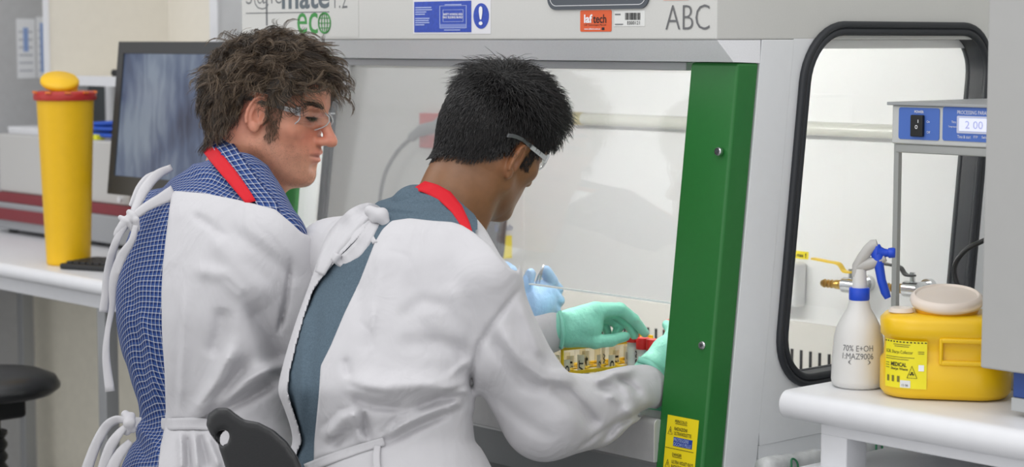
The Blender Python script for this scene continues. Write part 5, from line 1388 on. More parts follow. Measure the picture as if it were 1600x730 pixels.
# =================================================================== the person on the left: plaid shirt, curly brown hair
spA = Space(3.45); sA = spA.s
perA = thing('person', 'person with curly brown hair, plaid shirt and white back-tied gown, looking down in profile', 'person', tuple(np.append(at(335, 700, 3.36)[:2], 0.0)))
angA = math.radians(15)
RA = frame(RT * math.cos(angA) - FH * math.sin(angA), math.radians(11), math.radians(-2))
OA = at(420, 180, 3.51)
colsA = tones((212, 148, 120), [((0.03, 0.085, -0.02), (0.03, 0.03, 0.025), (206, 120, 98), 0.7), ((0, 0.118, -0.018), (0.014, 0.016, 0.016), (214, 126, 108), 0.8),
    ((0.08, -0.015, 0.0), (0.016, 0.03, 0.04), (216, 138, 116), 0.7), ((0.02, 0.075, -0.08), (0.05, 0.045, 0.032), (186, 136, 112), 0.85), ((0.05, 0.03, -0.06), (0.025, 0.04, 0.03), (196, 142, 118), 0.6),
    ((0.066, 0.036, -0.016), (0.025, 0.013, 0.026), (120, 84, 62), 0.9), ((0, 0.103, -0.0465), (0.024, 0.012, 0.006), (196, 112, 100), 0.8), ((0, 0.10, -0.058), (0.020, 0.012, 0.007), (204, 118, 106), 0.9),
    ((0, 0.1, -0.0525), (0.022, 0.014, 0.0022), (96, 42, 38), 0.9), ((0.0, 0.0, -0.13), (0.08, 0.08, 0.06), (210, 146, 118), 0.7), ((0.033, 0.09, 0.010), (0.018, 0.02, 0.008), (196, 134, 116), 0.5)])
M_skinA = skin_mat('fair skin')
body_mesh(OA, RA, colsA, M_skinA, perA)
rsA = np.random.RandomState(11)
M_h = [mat('brown hair dark', (50, 40, 30), 0.42, spec=0.6), mat('brown hair', (76, 61, 46), 0.42, spec=0.6), mat('brown hair light', (112, 94, 74), 0.42, spec=0.6)]
mskA = scalp_mask(HEADV, front=0.080, temple=0.046)
hq = HEADQ[mskA[HEADQ].all(1)]; us_ = np.unique(hq); mp3 = np.full(len(HEADV), -1); mp3[us_] = np.arange(len(us_))
raw('scalp_hair', OA + (HEADV[us_] + HEADN[us_] * 0.007) @ RA, mp3[hq], M_h[0], perA, smooth=True)
crown = np.array((0.0, -0.055, 0.125))
nc, per = 900, 14
cp_, cn_ = pick(mskA, nc, rsA)
P0 = np.repeat(cp_, per, 0) + rsA.normal(size=(nc * per, 3)) * 0.0042; N0 = np.repeat(cn_, per, 0)
jit = np.repeat(rsA.normal(size=(nc, 3)) * 0.45, per, 0)
def flowA(P, t):
    d = P - crown; d = d / (np.linalg.norm(d, axis=1)[:, None] + 0.02)
    dn = np.array((0, -0.15, -1.0)); fr2 = np.clip((P[:, 1:2] - 0.02) / 0.06, 0, 1)
    low = np.clip((0.09 - P[:, 2:3]) / 0.08, 0, 1) * (1 - fr2)
    return d * (1 - 0.7 * low) + dn * low * 0.8 + np.array((0, 0.5, 0.25)) * fr2 + np.array((0, -1.2, -0.2)) * np.exp(-(((P[:, 1:2] - 0.012) / 0.03) ** 2 + ((P[:, 2:3] - 0.035) / 0.03) ** 2)) + jit
Lc = np.repeat(rsA.uniform(0.034, 0.058, nc), per) * rsA.uniform(0.8, 1.1, nc * per)
Lc *= np.where(P0[:, 2] < 0.02, 0.75, 1.0) * (1 - 0.62 * np.exp(-(((P0[:, 1] - 0.008) / 0.03) ** 2 + ((P0[:, 2] - 0.03) / 0.03) ** 2))) * np.where((P0[:, 1] > 0.05), 0.8, 1.0)
PA = grow(P0, N0, flowA, Lc, 11, lambda t: 0.55 * (1 - t) + 0.12, rsA, curl=np.repeat(rsA.uniform(0.002, 0.008, nc), per), freq=np.repeat(rsA.uniform(0.7, 1.5, nc), per), phase=np.repeat(rsA.uniform(0, 6.28, nc), per) + rsA.normal(size=nc * per) * 0.3, min_off=0.010)
g_ = PA.reshape(nc, per, 11, 3); gm = g_.mean(1, keepdims=True); tt_ = np.linspace(0, 1, 11)[None, None, :, None]; g_ = g_ + (gm - g_) * 0.22 * tt_; PA = g_.reshape(-1, 11, 3)
ne, pe = 130, 9                                       # loose curls standing off the mass
ep, en = pick(mskA & (HEADV[:, 2] > 0.05), ne, rsA); jit = np.repeat(rsA.normal(size=(ne, 3)) * 0.5, pe, 0)
EA = grow(np.repeat(ep, pe, 0) + rsA.normal(size=(ne * pe, 3)) * 0.002, np.repeat(en, pe, 0), flowA, np.repeat(rsA.uniform(0.05, 0.075, ne), pe), 11, lambda t: 0.7 * (1 - t) + 0.25, rsA, curl=np.repeat(rsA.uniform(0.005, 0.011, ne), pe), freq=np.repeat(rsA.uniform(0.9, 1.6, ne), pe), phase=np.repeat(rsA.uniform(0, 6.28, ne), pe) + rsA.normal(size=ne * pe) * 0.15, min_off=0.014)
midx = np.clip(np.repeat(rsA.randint(0, 3, nc), per) + (rsA.rand(nc * per) < 0.25) - (rsA.rand(nc * per) < 0.45), 0, 2)
PA = np.concatenate([PA, EA]); midx = np.concatenate([midx, rsA.randint(1, 3, len(EA))])
strands_mesh('hair', OA + PA @ RA, rsA.uniform(0.00022, 0.00042, len(PA)), M_h, midx, perA)
# brows, sideburns and lashes
def short_hairs(name, mask_pts, n, dirv, L, mats, O, R, parent, rs, rad=0.00028, jitter=0.35):
    for sd in (1, -1):                                  # one tuft on each side of the face
        tuft(name, mask_pts & (HEADV[:, 0] * sd > 0), n // 2, dirv, L, mats, O, R, parent, rs, rad, jitter)
def tuft(name, mask_pts, n, dirv, L, mats, O, R, parent, rs, rad=0.00028, jitter=0.35):
    P, N = pick(mask_pts, n, rs); d = np.tile(np.array(dirv, float), (n, 1)); d[:, 0] *= np.sign(P[:, 0]); d = d + rs.normal(size=(n, 3)) * jitter
    d = d - N * (d * N).sum(1)[:, None] * 0.8; d /= np.linalg.norm(d, axis=1)[:, None]; l_ = (L * rs.uniform(0.6, 1.2, n))[:, None]
    S_ = np.stack([P + (d * t + N * (0.28 * t * (1 - 0.6 * t))) * l_ for t in np.linspace(0, 1, 4)], 1)
    return strands_mesh(name, O + S_ @ R, rad, mats, rs.randint(0, len(mats), n), parent)
ax_, ay_, az_ = np.abs(HEADV[:, 0]), HEADV[:, 1], HEADV[:, 2]
brow = (ax_ > 0.013) & (ax_ < 0.059) & (np.abs(az_ - (0.0325 + 0.0055 * np.sin((ax_ - 0.01) / 0.05 * 2.6))) < 0.0034 * np.clip((0.062 - ax_) / 0.02, 0.25, 1)) & (ay_ > 0.055)
short_hairs('eyebrow', brow, 620, (1.0, -0.3, 0.15), 0.010, M_h[:2], OA, RA, perA, rsA)
sb_ = (ax_ > 0.048) & (ay_ > 0.022) & (ay_ < 0.050) & (az_ < 0.034) & (az_ > -0.042 + np.abs(ay_ - 0.034) * 0.8)
short_hairs('sideburn', sb_, 1500, (0.1, 0.15, -1.0), 0.008, M_h[1:], OA, RA, perA, rsA, rad=0.0002)
lash = (ax_ > 0.018) & (ax_ < 0.049) & (np.abs(az_ - 0.0145) < 0.0022) & (ay_ > 0.07)
short_hairs('eyelash', lash, 260, (0.1, 1.0, -0.5), 0.008, M_h[:1], OA, RA, perA, rsA, jitter=0.2)
stub = (ay_ > 0.0) & (az_ < -0.036) & (az_ > -0.112) & ~((np.abs(az_ + 0.058) < 0.020) & (ax_ < 0.027))
short_hairs('stubble', stub, 5000, (0.1, 0.3, -1.0), 0.0016, M_h[1:2], OA, RA, perA, rsA, rad=0.00009)
gA = raw('safety_glasses', OA + np.array([(0, 0.116, 0.028), (0.001, 0.116, 0.028), (0, 0.1165, 0.028)]) @ RA, [(0, 1, 2)], M_clearrim, perA)
glasses(OA, RA, gA, 6, mat('black tip', (40, 38, 38), 0.4))

# ---- torso of the person on the left
GA = Grid((140, 205, -260), (880, 850, 330), 3.2)
LA = [(py, cx, (430 - cx) * 0.9, ra, rb) for py, cx, ra, rb in ((262, 362, 60, 52), (280, 352, 92, 70), (300, 343, 122, 90), (330, 335, 150, 106), (365, 330, 162, 114), (400, 325, 168, 119), (450, 318, 168, 122), (500, 316, 165, 122), (550, 320, 160, 118), (600, 328, 155, 114), (640, 337, 148, 109), (662, 339, 146, 108), (690, 334, 156, 116), (730, 330, 170, 130), (850, 340, 190, 160))]
loft_body(GA, LA, 10)
GA.cap((372, 285, 70), (428, 374, 205), 46, 50, k=40); GA.cap((362, 285, 60), (248, 338, -40), 44, 44, k=40)
GA.chain([(428, 376, 205), (505, 520, 150), (560, 575, 95), (680, 525, 20), (800, 487, -52)], [54, 60, 58, 44, 33], k=26)
GA.chain([(248, 340, -40), (360, 430, -90), (470, 510, -135), (620, 480, -190), (752, 440, -235)], [46, 50, 50, 42, 30], k=24)
FA0 = GA.F.copy()
fA = folds(GA, [([(288, 455), (287, 540), (280, 650)], 3, 6), ([(281, 480), (278, 560), (273, 650)], -1.2, 6), ([(298, 655), (340, 598), (366, 540)], 9, 12), ([(318, 655), (352, 612), (392, 560)], -8, 10), ([(305, 656), (380, 600), (440, 566)], 8, 9), ([(310, 660), (390, 622), (440, 590)], -7, 9), ([(330, 560), (345, 520), (350, 480)], -6, 14),
    ([(390, 470), (420, 530), (436, 575)], -9, 16), ([(300, 335), (330, 355), (352, 372)], -3.5, 5), ([(330, 365), (370, 420), (430, 470)], 4, 16), ([(355, 355), (420, 400), (470, 440)], -3, 12), ([(282, 676), (284, 740)], 6, 5), ([(293, 676), (297, 740)], -6, 5), ([(303, 676), (309, 740)], 6, 5), ([(314, 676), (326, 735)], -6, 5), ([(322, 680), (345, 735)], 6, 6), ([(260, 664), (330, 664)], -5, 7), ([(455, 400), (448, 470), (436, 520)], -5, 4), ([(300, 420), (350, 430), (390, 470)], 4, 12)])
fA += folds(GA, [([(300, 655), (335, 612), (362, 560)], -1.6, 3), ([(306, 656), (372, 606), (425, 578)], -1.6, 3), ([(312, 658), (372, 632), (425, 606)], -1.5, 3), ([(300, 330), (340, 352), (372, 392)], -1.0, 3), ([(345, 430), (380, 460), (400, 510)], -1.3, 4), ([(400, 350), (440, 390), (462, 420)], -1.0, 4)])
GA.F = GA.F - 2.0 * fA[:, :, None] + 2.5 * vnoise(GA.ax[0][:, None, None], GA.ax[1][None, :, None], GA.ax[2][None, None, :], 3, 0.03)
polyA = [(120, 215), (330, 190), (500, 190), (500, 376), (472, 364), (452, 346), (430, 327), (380, 314), (320, 302), (268, 298), (263, 340), (258, 380), (254, 420), (252, 460), (253, 520), (257, 580), (259, 640), (257, 670), (250, 700), (236, 860), (120, 860)]
shirtF = FA0 - folds(GA, [([(215, 480), (235, 560), (245, 640)], 4, 8), ([(200, 420), (215, 520), (232, 620)], -3, 8), ([(205, 655), (240, 690), (250, 720)], 6, 8), ([(210, 680), (230, 720)], -5, 7), ([(240, 285), (300, 262), (350, 280)], 5, 9), ([(235, 310), (300, 280), (380, 300)], -4, 8), ([(330, 262), (370, 285), (415, 310)], 4, 7), ([(190, 560), (215, 640)], -4, 6)])[:, :, None]
shirtF = shirtF + 2.0 * vnoise(GA.ax[0][:, None, None], GA.ax[1][None, :, None], GA.ax[2][None, None, :], 8, 0.035)
def plaid_uv(V):
    r = np.random.RandomState(2); wx = 5 * np.sin(V[:, 1] * 0.028 + 0.02 * V[:, 0]) + 2.0 * np.sin(V[:, 1] * 0.09)
    wy = 4 * np.sin(V[:, 0] * 0.035 + V[:, 1] * 0.012) + 1.5 * np.sin(V[:, 0] * 0.1)
    L = np.array(LA); cx = np.interp(V[:, 1], L[:, 0], L[:, 1]); cw = np.interp(V[:, 1], L[:, 0], L[:, 2]); dx, dw = V[:, 0] - cx, V[:, 2] - cw
    th = np.arctan2((dx * AXA[0] + dw * AXA[2]) / 1.35, -(dx * AXB[0] + dw * AXB[2]))
    top = np.clip((330 - V[:, 1]) / 60, 0, 1)
    av, bv = dx * AXA[0] + dw * AXA[2], dx * AXB[0] + dw * AXB[2]
    return np.stack([av + wx * 0.6, V[:, 1] - 0.9 * bv + wy * 0.6], 1)
shirtA = under_mesh('shirt', spA, GA, shirtF, 7.0, polyA, 26, -150, M_plaid, perA, plaid_uv)
cut_open(GA, polyA, -300, 15.0)
VA, QA = GA.mesh(); VA = smooth_verts(VA, QA, 3, 0.5)
raw('gown', spA.w(VA), QA, M_gown, perA, smooth=True)
# drape field for collar and lanyard: torso + neck
GN = Grid((140, 205, -260), (880, 850, 330), 3.2); GN.F = shirtF + 7.0
nk0 = spA.inv(OA + np.array((0, -0.03, -0.06)) @ RA); nk1 = spA.inv(OA + np.array((0, -0.055, -0.2)) @ RA)
GN.cap(tuple(nk0), tuple(nk1), 53, 58, k=12)
patch(spA, [(322, 212), (333, 232), (352, 258), (376, 288), (398, 314), (408, 330)], [(346, 202), (366, 226), (390, 262), (412, 292), (434, 318), (437, 334)], GN, 5.0, 'shirt_collar', M_plaid, perA, n=24, cross=8, thick=0.003)
patch(spA, [(316, 236), (330, 254), (352, 280), (372, 304), (384, 318)], [(329, 221), (348, 242), (369, 268), (389, 296), (400, 314)], GN, 11.0, 'lanyard', M_red_l, perA, n=20, cross=4, thick=0.0015)
# gown ties at the back of the neck and the waist
strip(spA, [(272, 301), (250, 312), (228, 324), (212, 336)], [24, 17, 14, 12], GA, 9, name='neck_tie', m=M_gown, parent=perA, ws=[118, 138, 152, 160], round_=2)
strip(spA, [(268, 262), (245, 274), (226, 296), (214, 320), (208, 336)], [10, 15, 16, 13, 11], name='neck_tie', m=M_gown, parent=perA, ws=[60, 95, 125, 148, 160], round_=3)
strip(spA, [(258, 266), (232, 278), (217, 296), (204, 322)], [6, 12, 12, 6], name='neck_tie', m=M_gown, parent=perA, ws=[50, 70, 90, 130], round_=2)
kb_ = MB()
for c_, r_, ax2 in (((206, 341, 164), (13, 10, 10), 0), ((196, 350, 162), (12, 14, 9), 0), ((214, 352, 166), (8, 12, 8), 0)):
    pass
GK = Grid((170, 318, 130), (240, 385, 195), 1.6)
GK.chain([(222, 332, 158), (208, 337, 166), (196, 346, 164), (186, 360, 160)], [5, 7, 7, 6], k=2); GK.chain([(202, 332, 164), (212, 344, 170), (215, 358, 166)], [5, 6, 4], k=2); GK.chain([(188, 340, 160), (200, 346, 168), (208, 360, 164)], [4, 5, 4], k=2); GK.ell((190, 358, 158), (13, 7, 6), k=2, R=np.array(((0.8, -0.6, 0), (0.6, 0.8, 0), (0, 0, 1.0)))); GK.chain([(183, 366, 158), (192, 352, 162), (204, 342, 168)], [6, 7, 5], k=2)
Vk, Qk = GK.mesh(); raw('tie_knot', spA.w(Vk), Qk, M_gown, perA, smooth=True)
strip(spA, [(198, 350), (184, 372), (174, 400), (168, 430), (165, 460), (162, 488)], [8, 11, 13, 13, 12, 15], name='tie_end', m=M_gown, parent=perA, ws=[164, 160, 152, 146, 142, 138], round_=2, twist=[0.3, -0.3, 0.5, 0.2, -0.2, 0.3])
strip(spA, [(212, 352), (206, 376), (192, 398), (181, 424), (176, 448), (175, 480), (168, 520), (166, 560), (172, 612)], [8, 10, 15, 14, 12, 9, 8, 12, 15], name='tie_end', m=M_gown, parent=perA, ws=[168, 172, 170, 164, 158, 152, 146, 142, 142], round_=2, twist=[0, 0.4, 0.2, -0.3, 0.3, 0.6, -0.4, 0.2, 0.1])
strip(spA, [(196, 660), (230, 662), (262, 663), (300, 662), (330, 664)], [17, 19, 19, 19, 17], GA, 5, name='waist_tie', m=M_gown, parent=perA, round_=2)
GK = Grid((185, 635, 110), (225, 690, 190), 1.6)
GK.chain([(196, 648, 148), (203, 660, 156), (198, 674, 150)], [7, 9, 7], k=4); GK.chain([(206, 650, 150), (200, 662, 158), (208, 672, 152)], [6, 7, 5], k=4)
Vk, Qk = GK.mesh(); raw('tie_knot', spA.w(Vk), Qk, M_gown, perA, smooth=True)
strip(spA, [(200, 658), (182, 656), (165, 668), (148, 700), (132, 745)], [8, 13, 15, 16, 18], name='tie_end', m=M_gown, parent=perA, ws=[154, 150, 148, 146, 146], round_=2, twist=[0, 0.5, 0.2, 0.1, 0.2])
strip(spA, [(198, 666), (186, 678), (172, 700), (158, 745)], [8, 13, 17, 19], name='tie_end', m=M_gown, parent=perA, ws=[154, 156, 156, 156], round_=2, twist=[0, -0.3, 0.2, 0.2])
strip(spA, [(204, 690), (190, 706), (178, 726), (170, 750)], [10, 16, 18, 20], name='gown_hem', m=M_gown, parent=perA, ws=[150, 158, 160, 160], round_=2)
# gloved hands
def glove(name, sp, parent, m, chains, ells=(), subs=(), step=1.7, pad=14):
    pts = np.concatenate([np.array(c[0], float) for c in chains]); R_ = max(max(c[1]) for c in chains)
    G = Grid(pts.min(0) - R_ - pad, pts.max(0) + R_ + pad, step)
    for c in chains: G.chain(c[0], c[1], k=c[2] if len(c) > 2 else 5)
    for e in ells: G.ell(*e[:2], k=e[2])
    for e in subs: G.ell(*e[:2], k=e[2], mode='s')
    X, Y, Z = G.ax[0][:, None, None], G.ax[1][None, :, None], G.ax[2][None, None, :]
    G.F = G.F + 0.7 * vnoise(X, Y, Z, 5, 0.16) + 0.35 * vnoise(X, Y, Z, 9, 0.4)
    V, Q = G.mesh(); V = smooth_verts(V, Q, 1, 0.4)
    return raw(name, sp.w(V), Q, m, parent, smooth=True)
# right hand of this person: a loose fist round a pair of tweezers, left hand behind it
glove('glove', spA, perA, M_bluegl, [
    ([(806, 496, -50), (838, 476, -58)], [29, 31], 8), ([(828, 478, -62), (848, 462, -66)], [26, 25], 8),
    ([(826, 470, -50), (822, 448, -46), (829, 428, -50)], [13, 10.5, 8.5], 5),
    ([(856, 462, -66), (862, 440, -62), (853, 424, -56)], [12, 10.5, 9.5], 2.0), ([(862, 470, -72), (871, 452, -70), (862, 440, -62)], [11, 9.5, 8.5], 1.5),
    ([(862, 482, -72), (872, 470, -68), (862, 458, -56)], [11, 10, 9], 3.5), ([(858, 494, -70), (867, 486, -64), (857, 476, -52)], [10, 9, 8], 3.5)])
glove('glove', spA, perA, M_bluegl, [([(748, 444, -235), (772, 436, -238)], [27, 27], 8), ([(772, 430, -238), (790, 420, -240), (799, 423, -236)], [13, 11, 9], 5), ([(774, 442, -240), (794, 436, -242), (800, 440, -236)], [12, 10, 8], 4), ([(772, 452, -240), (792, 450, -240)], [11, 9], 4)])
tw = thing('tweezers', 'thin steel tweezers held upright in the blue gloved hand', 'tweezers', tuple(spA.w([(836, 470, -48)])[0]))
for dx in (-2.5, 2.5):
    b = MB(); b.tube(spA.w([(838 + dx, 452, -52), (843 + dx * 0.8, 432, -50), (850, 414, -48)]), [0.0016, 0.0018, 0.0014], 8); b.build('tweezer_arm', M_chrome, tw, smooth=True)

HEADV, HEADQ, _hg = head_mesh({'neck': (0, -0.060, -0.205), 'ear': (-0.010, -0.008)})
_gr = np.stack(np.gradient(_hg.F), -1); HEADN = vnormals(HEADV, HEADQ)
# =================================================================== the nearer person: black hair, slate shirt
spB = Space(3.10)
perB = thing('person', 'person with short black hair and slate shirt in a white gown, back turned, teal gloves', 'person', tuple(np.append(at(600, 700, 3.05)[:2], 0.0)))
angB = math.radians(50)
RB = frame(RT * math.cos(angB) + FH * math.sin(angB), math.radians(23), math.radians(14))
OB = at(765, 228, 3.17)
RB = RB * 0.92
colsB = tones((130, 90, 58), [((0.03, 0.085, -0.02), (0.03, 0.03, 0.025), (136, 90, 60), 0.5), ((0.08, -0.015, 0.0), (0.016, 0.03, 0.04), (156, 102, 70), 0.8), ((0, 0, -0.15), (0.09, 0.09, 0.06), (124, 84, 54), 0.7),
    ((0, -0.09, -0.06), (0.07, 0.05, 0.02), (120, 86, 64), 0.7), ((0.03, 0.07, -0.085), (0.04, 0.04, 0.02), (124, 86, 60), 0.6)])
M_skinB = skin_mat('tan skin')
HV_keep = HEADV.copy(); dz_ = np.clip(-0.045 - HEADV[:, 2], 0, 1) * np.clip((0.06 - HEADV[:, 1]) / 0.05, 0, 1); HEADV[:, 0] += dz_ * 0.14     # the neck stays upright under the tilted head
body_mesh(OB, RB, colsB, M_skinB, perB)
ax_, ay_, az_ = np.abs(HEADV[:, 0]), HEADV[:, 1], HEADV[:, 2]
rsB = np.random.RandomState(21)
M_k = [mat('black hair', (16, 15, 16), 0.3, spec=0.6), mat('black hair sheen', (34, 30, 28), 0.28, spec=0.7)]
mskB = scalp_mask(HEADV, front=0.070, nape=-0.054 + 0.30 * np.clip(HEADV[:, 0], -0.06, 0.06))
hq = HEADQ[mskB[HEADQ].all(1)]; us_ = np.unique(hq); mp3 = np.full(len(HEADV), -1); mp3[us_] = np.arange(len(us_))
raw('scalp_hair', OB + (HEADV[us_] + HEADN[us_] * 0.002) @ RB, mp3[hq], M_k[0], perB, smooth=True)
whorl = np.array((0.012, -0.062, 0.118))
nb = 13000
P0, N0 = pick(mskB, nb, rsB)
cl = rsB.randint(0, 700, nb); jitB = rsB.normal(size=(700, 3))[cl] * 0.28 + rsB.normal(size=(nb, 3)) * 0.12
def flowB(P, t):
    d = P - whorl; d = d / (np.linalg.norm(d, axis=1)[:, None] + 0.012); fr2 = np.clip((P[:, 1:2] - 0.0) / 0.07, 0, 1) * np.clip((P[:, 2:3] - 0.06) / 0.04, 0, 1)
    low = np.clip((0.08 - P[:, 2:3]) / 0.06, 0, 1)
    return d + np.array((0, -0.1, -1.0)) * low * 0.9 + np.array((0.25, 0.9, 0.2)) * fr2 + jitB
up_l = np.clip((P0[:, 2] - 0.045) / 0.06, 0, 1) * np.clip((P0[:, 1] + 0.11) / 0.06, 0, 1) * (1 - 0.75 * np.exp(-((P0 - whorl) ** 2).sum(1) / 0.018 ** 2))
Lb = (0.016 + 0.046 * up_l - 0.005 * np.clip(-P0[:, 2] / 0.05, 0, 1)) * rsB.uniform(0.75, 1.15, nb)
liftB = 0.14 + 0.80 * up_l
PB = grow(P0, N0, flowB, Lb, 7, lambda t: (liftB * (1 - 0.6 * t))[:, None], rsB, curl=0.0050 * up_l + 0.0004, freq=1.0, phase=cl * 1.7, min_off=0.006)
strands_mesh('hair', OB + PB @ RB, rsB.uniform(0.00035, 0.00055, nb), M_k, (rsB.rand(nb) < 0.3).astype(int), perB)
brow = (ax_ > 0.010) & (ax_ < 0.050) & (np.abs(az_ - (0.0345 + 0.004 * np.sin((ax_ - 0.01) / 0.04 * 3.1))) < 0.0045) & (ay_ > 0.055)
short_hairs('eyebrow', brow, 700, (1.0, -0.3, 0.15), 0.009, M_k[:1], OB, RB, perB, rsB)
sbB = (ax_ > 0.05) & (ay_ > 0.022) & (ay_ < 0.044) & (az_ < 0.034) & (az_ > -0.012)
short_hairs('sideburn', sbB, 900, (0.1, 0.15, -1.0), 0.008, M_k[:1], OB, RB, perB, rsB)
nap_l = -0.050 + 0.30 * np.clip(HEADV[:, 0], -0.06, 0.06) + np.clip(ay_ + 0.07, 0, 1) * 0.9
nap = (ay_ < -0.022) & (az_ < nap_l + 0.004) & (az_ > nap_l - 0.014)
short_hairs('nape_hair', nap, 1300, (0.0, -0.2, -1.0), 0.005, M_k[:1], OB, RB, perB, rsB, rad=0.0002)
gB = raw('safety_glasses', OB + np.array([(0, 0.116, 0.028), (0.001, 0.116, 0.028), (0, 0.1165, 0.028)]) @ RB, [(0, 1, 2)], M_clearrim, perB)
glasses(OB, RB, gB, 12, M_greyarm)

GB = Grid((424, 285, -400), (1052, 850, 260), 3.0)
LB = [(py, cx, (640 - cx) * 0.9, ra, rb) for py, cx, ra, rb in ((318, 664, 70, 58), (335, 656, 105, 82), (360, 648, 140, 105), (400, 640, 166, 120), (450, 630, 172, 127), (500, 614, 172, 131), (550, 597, 171, 131), (585, 588, 172, 132), (612, 587, 176, 137), (635, 592, 170, 133), (665, 598, 164, 129), (690, 602, 162, 128), (712, 604, 172, 140), (740, 606, 184, 152), (850, 625, 200, 180))]
loft_body(GB, LB, 10)
GB.cap((690, 345, 10), (764, 434, 138), 50, 50, k=40); GB.cap((655, 345, -10), (516, 394, -138), 48, 46, k=40)
GB.chain([(762, 446, 136), (784, 548, 105), (850, 648, 62), (945, 632, -40), (1006, 608, -128)], [50, 66, 66, 47, 38], k=22)
GB.cap((850, 672, 60), (930, 665, -20), 42, 32, k=30)
GB.chain([(516, 396, -138), (590, 500, -220), (668, 588, -285), (780, 548, -318), (864, 519, -340)], [50, 52, 50, 38, 30], k=26)
FB0 = GB.F.copy()
fB = folds(GB, [([(545, 598), (600, 606), (660, 600), (735, 612)], 10, 15), ([(548, 622), (580, 634), (640, 640)], -8, 8), ([(640, 640), (690, 622), (730, 622)], -7, 8), ([(588, 692), (640, 656), (700, 640), (725, 618)], 8, 8), ([(590, 698), (650, 668), (720, 634)], -8, 7), ([(595, 690), (620, 660), (660, 648)], -6, 5), ([(505, 690), (535, 655), (570, 645)], 7, 10), ([(515, 700), (545, 675), (580, 668)], -6, 8), ([(560, 690), (556, 660), (548, 640)], 5, 6), ([(578, 690), (572, 660), (566, 640)], -6, 5),
    ([(812, 452), (775, 500), (748, 540), (737, 585), (736, 622)], -5, 5), ([(760, 520), (790, 560), (822, 600), (860, 612)], -6, 10), ([(775, 500), (812, 560), (850, 590), (900, 594)], 7, 11), ([(810, 470), (830, 520), (845, 560)], 4, 8), ([(748, 600), (820, 660), (870, 690)], -3, 12), ([(850, 590), (905, 640), (935, 668)], -7, 12), ([(925, 600), (965, 610), (985, 640)], -6, 8), ([(930, 600), (960, 582), (995, 578)], 6, 8), ([(940, 690), (965, 662), (1000, 645), (1025, 636)], -6, 6), ([(945, 612), (975, 628), (990, 655)], 6, 8), ([(960, 590), (985, 600), (1002, 618)], -5, 6),
    ([(560, 430), (565, 500), (580, 560)], -3, 14), ([(640, 420), (650, 500), (690, 560)], -3, 16), ([(600, 380), (590, 450), (560, 540)], 3, 14), ([(700, 440), (720, 500), (730, 560)], 4, 14), ([(540, 560), (545, 590)], -4, 6), ([(620, 540), (680, 535), (740, 550)], -4, 14), ([(620, 500), (660, 470), (700, 480)], -2.5, 10), ([(580, 560), (585, 480)], 2.5, 4), ([(745, 640), (748, 700)], -3, 14), ([(480, 728), (540, 707), (600, 690)], -4, 6)])
fB += folds(GB, [([(592, 690), (640, 664), (705, 634)], -2.2, 3.2), ([(590, 686), (612, 656), (640, 640)], -2.2, 3.0), ([(575, 690), (568, 664), (572, 642)], -2.2, 3.0), ([(540, 600), (575, 612), (600, 616)], -2.0, 3.5), ([(735, 560), (700, 590), (668, 598)], 2.2, 5), ([(736, 600), (705, 612), (672, 626)], -2.4, 3.5), ([(500, 672), (530, 642), (560, 634)], -2.2, 3.5), ([(812, 560), (850, 586), (890, 592)], -2.0, 4), ([(930, 606), (958, 612), (978, 632)], -2.4, 3.0), ([(880, 600), (918, 640), (940, 668)], -2.0, 4), ([(905, 700), (940, 676), (962, 660)], -2.4, 3.5), ([(650, 350), (640, 420)], -0.8, 3), ([(600, 390), (640, 400), (652, 440)], -1.0, 3), ([(560, 500), (580, 520), (585, 560)], -1.2, 3.5)])
GB.F = GB.F - 1.8 * fB[:, :, None] + 2.6 * vnoise(GB.ax[0][:, None, None], GB.ax[1][None, :, None], GB.ax[2][None, None, :], 4, 0.028)
polyB = [(571, 318), (590, 295), (645, 280), (810, 285), (810, 425), (792, 418), (766, 384), (740, 363), (722, 352), (706, 347), (675, 345), (640, 341), (612, 345), (598, 358), (586, 378), (562, 440), (538, 490), (517, 540), (501, 572), (498, 620), (494, 660), (491, 690), (487, 860), (446, 860), (452, 740), (463, 712), (472, 690), (466, 665), (456, 635), (450, 612), (452, 585), (463, 540), (474, 500), (489, 455), (508, 428), (540, 392), (572, 362), (582, 345)]
shirtFB = FB0 + 2.0 * vnoise(GB.ax[0][:, None, None], GB.ax[1][None, :, None], GB.ax[2][None, None, :], 6, 0.03) - folds(GB, [([(480, 470), (470, 560), (472, 680)], 4, 8), ([(500, 480), (488, 560), (484, 640)], -3, 7), ([(455, 600), (465, 680)], -4, 6), ([(590, 322), (640, 328), (700, 336)], 5, 4), ([(590, 332), (650, 336)], -3, 4)])[:, :, None]
def tee_uv(V): return V[:, :2] * 0.01
GY = GB.F
under_mesh('shirt', spB, GB, shirtFB, 7.0, [p for p in polyB if p[0] < 725] , 26, -150, M_tee, perB, tee_uv)
# yoke of the shirt round the neck
GYk = Grid((560, 280, -150), (745, 372, 110), 3.0)
GYk.chain([(602, 336, -62), (650, 328, -5), (706, 352, 52)], [24, 30, 22], k=24); GYk.chain([(648, 326, -5), (690, 335, -20)], [34, 40], k=20); GYk.chain([(606, 320, -40), (645, 308, 10), (690, 326, 45), (716, 346, 50)], [6, 6, 6, 5], k=8)
Vy, Qy = GYk.mesh(); raw('shirt_yoke', spB.w(smooth_verts(Vy, Qy, 2, 0.5)), Qy, M_tee, perB, smooth=True, uv=tee_uv(Vy))
cut_open(GB, polyB, -130, 15.0)
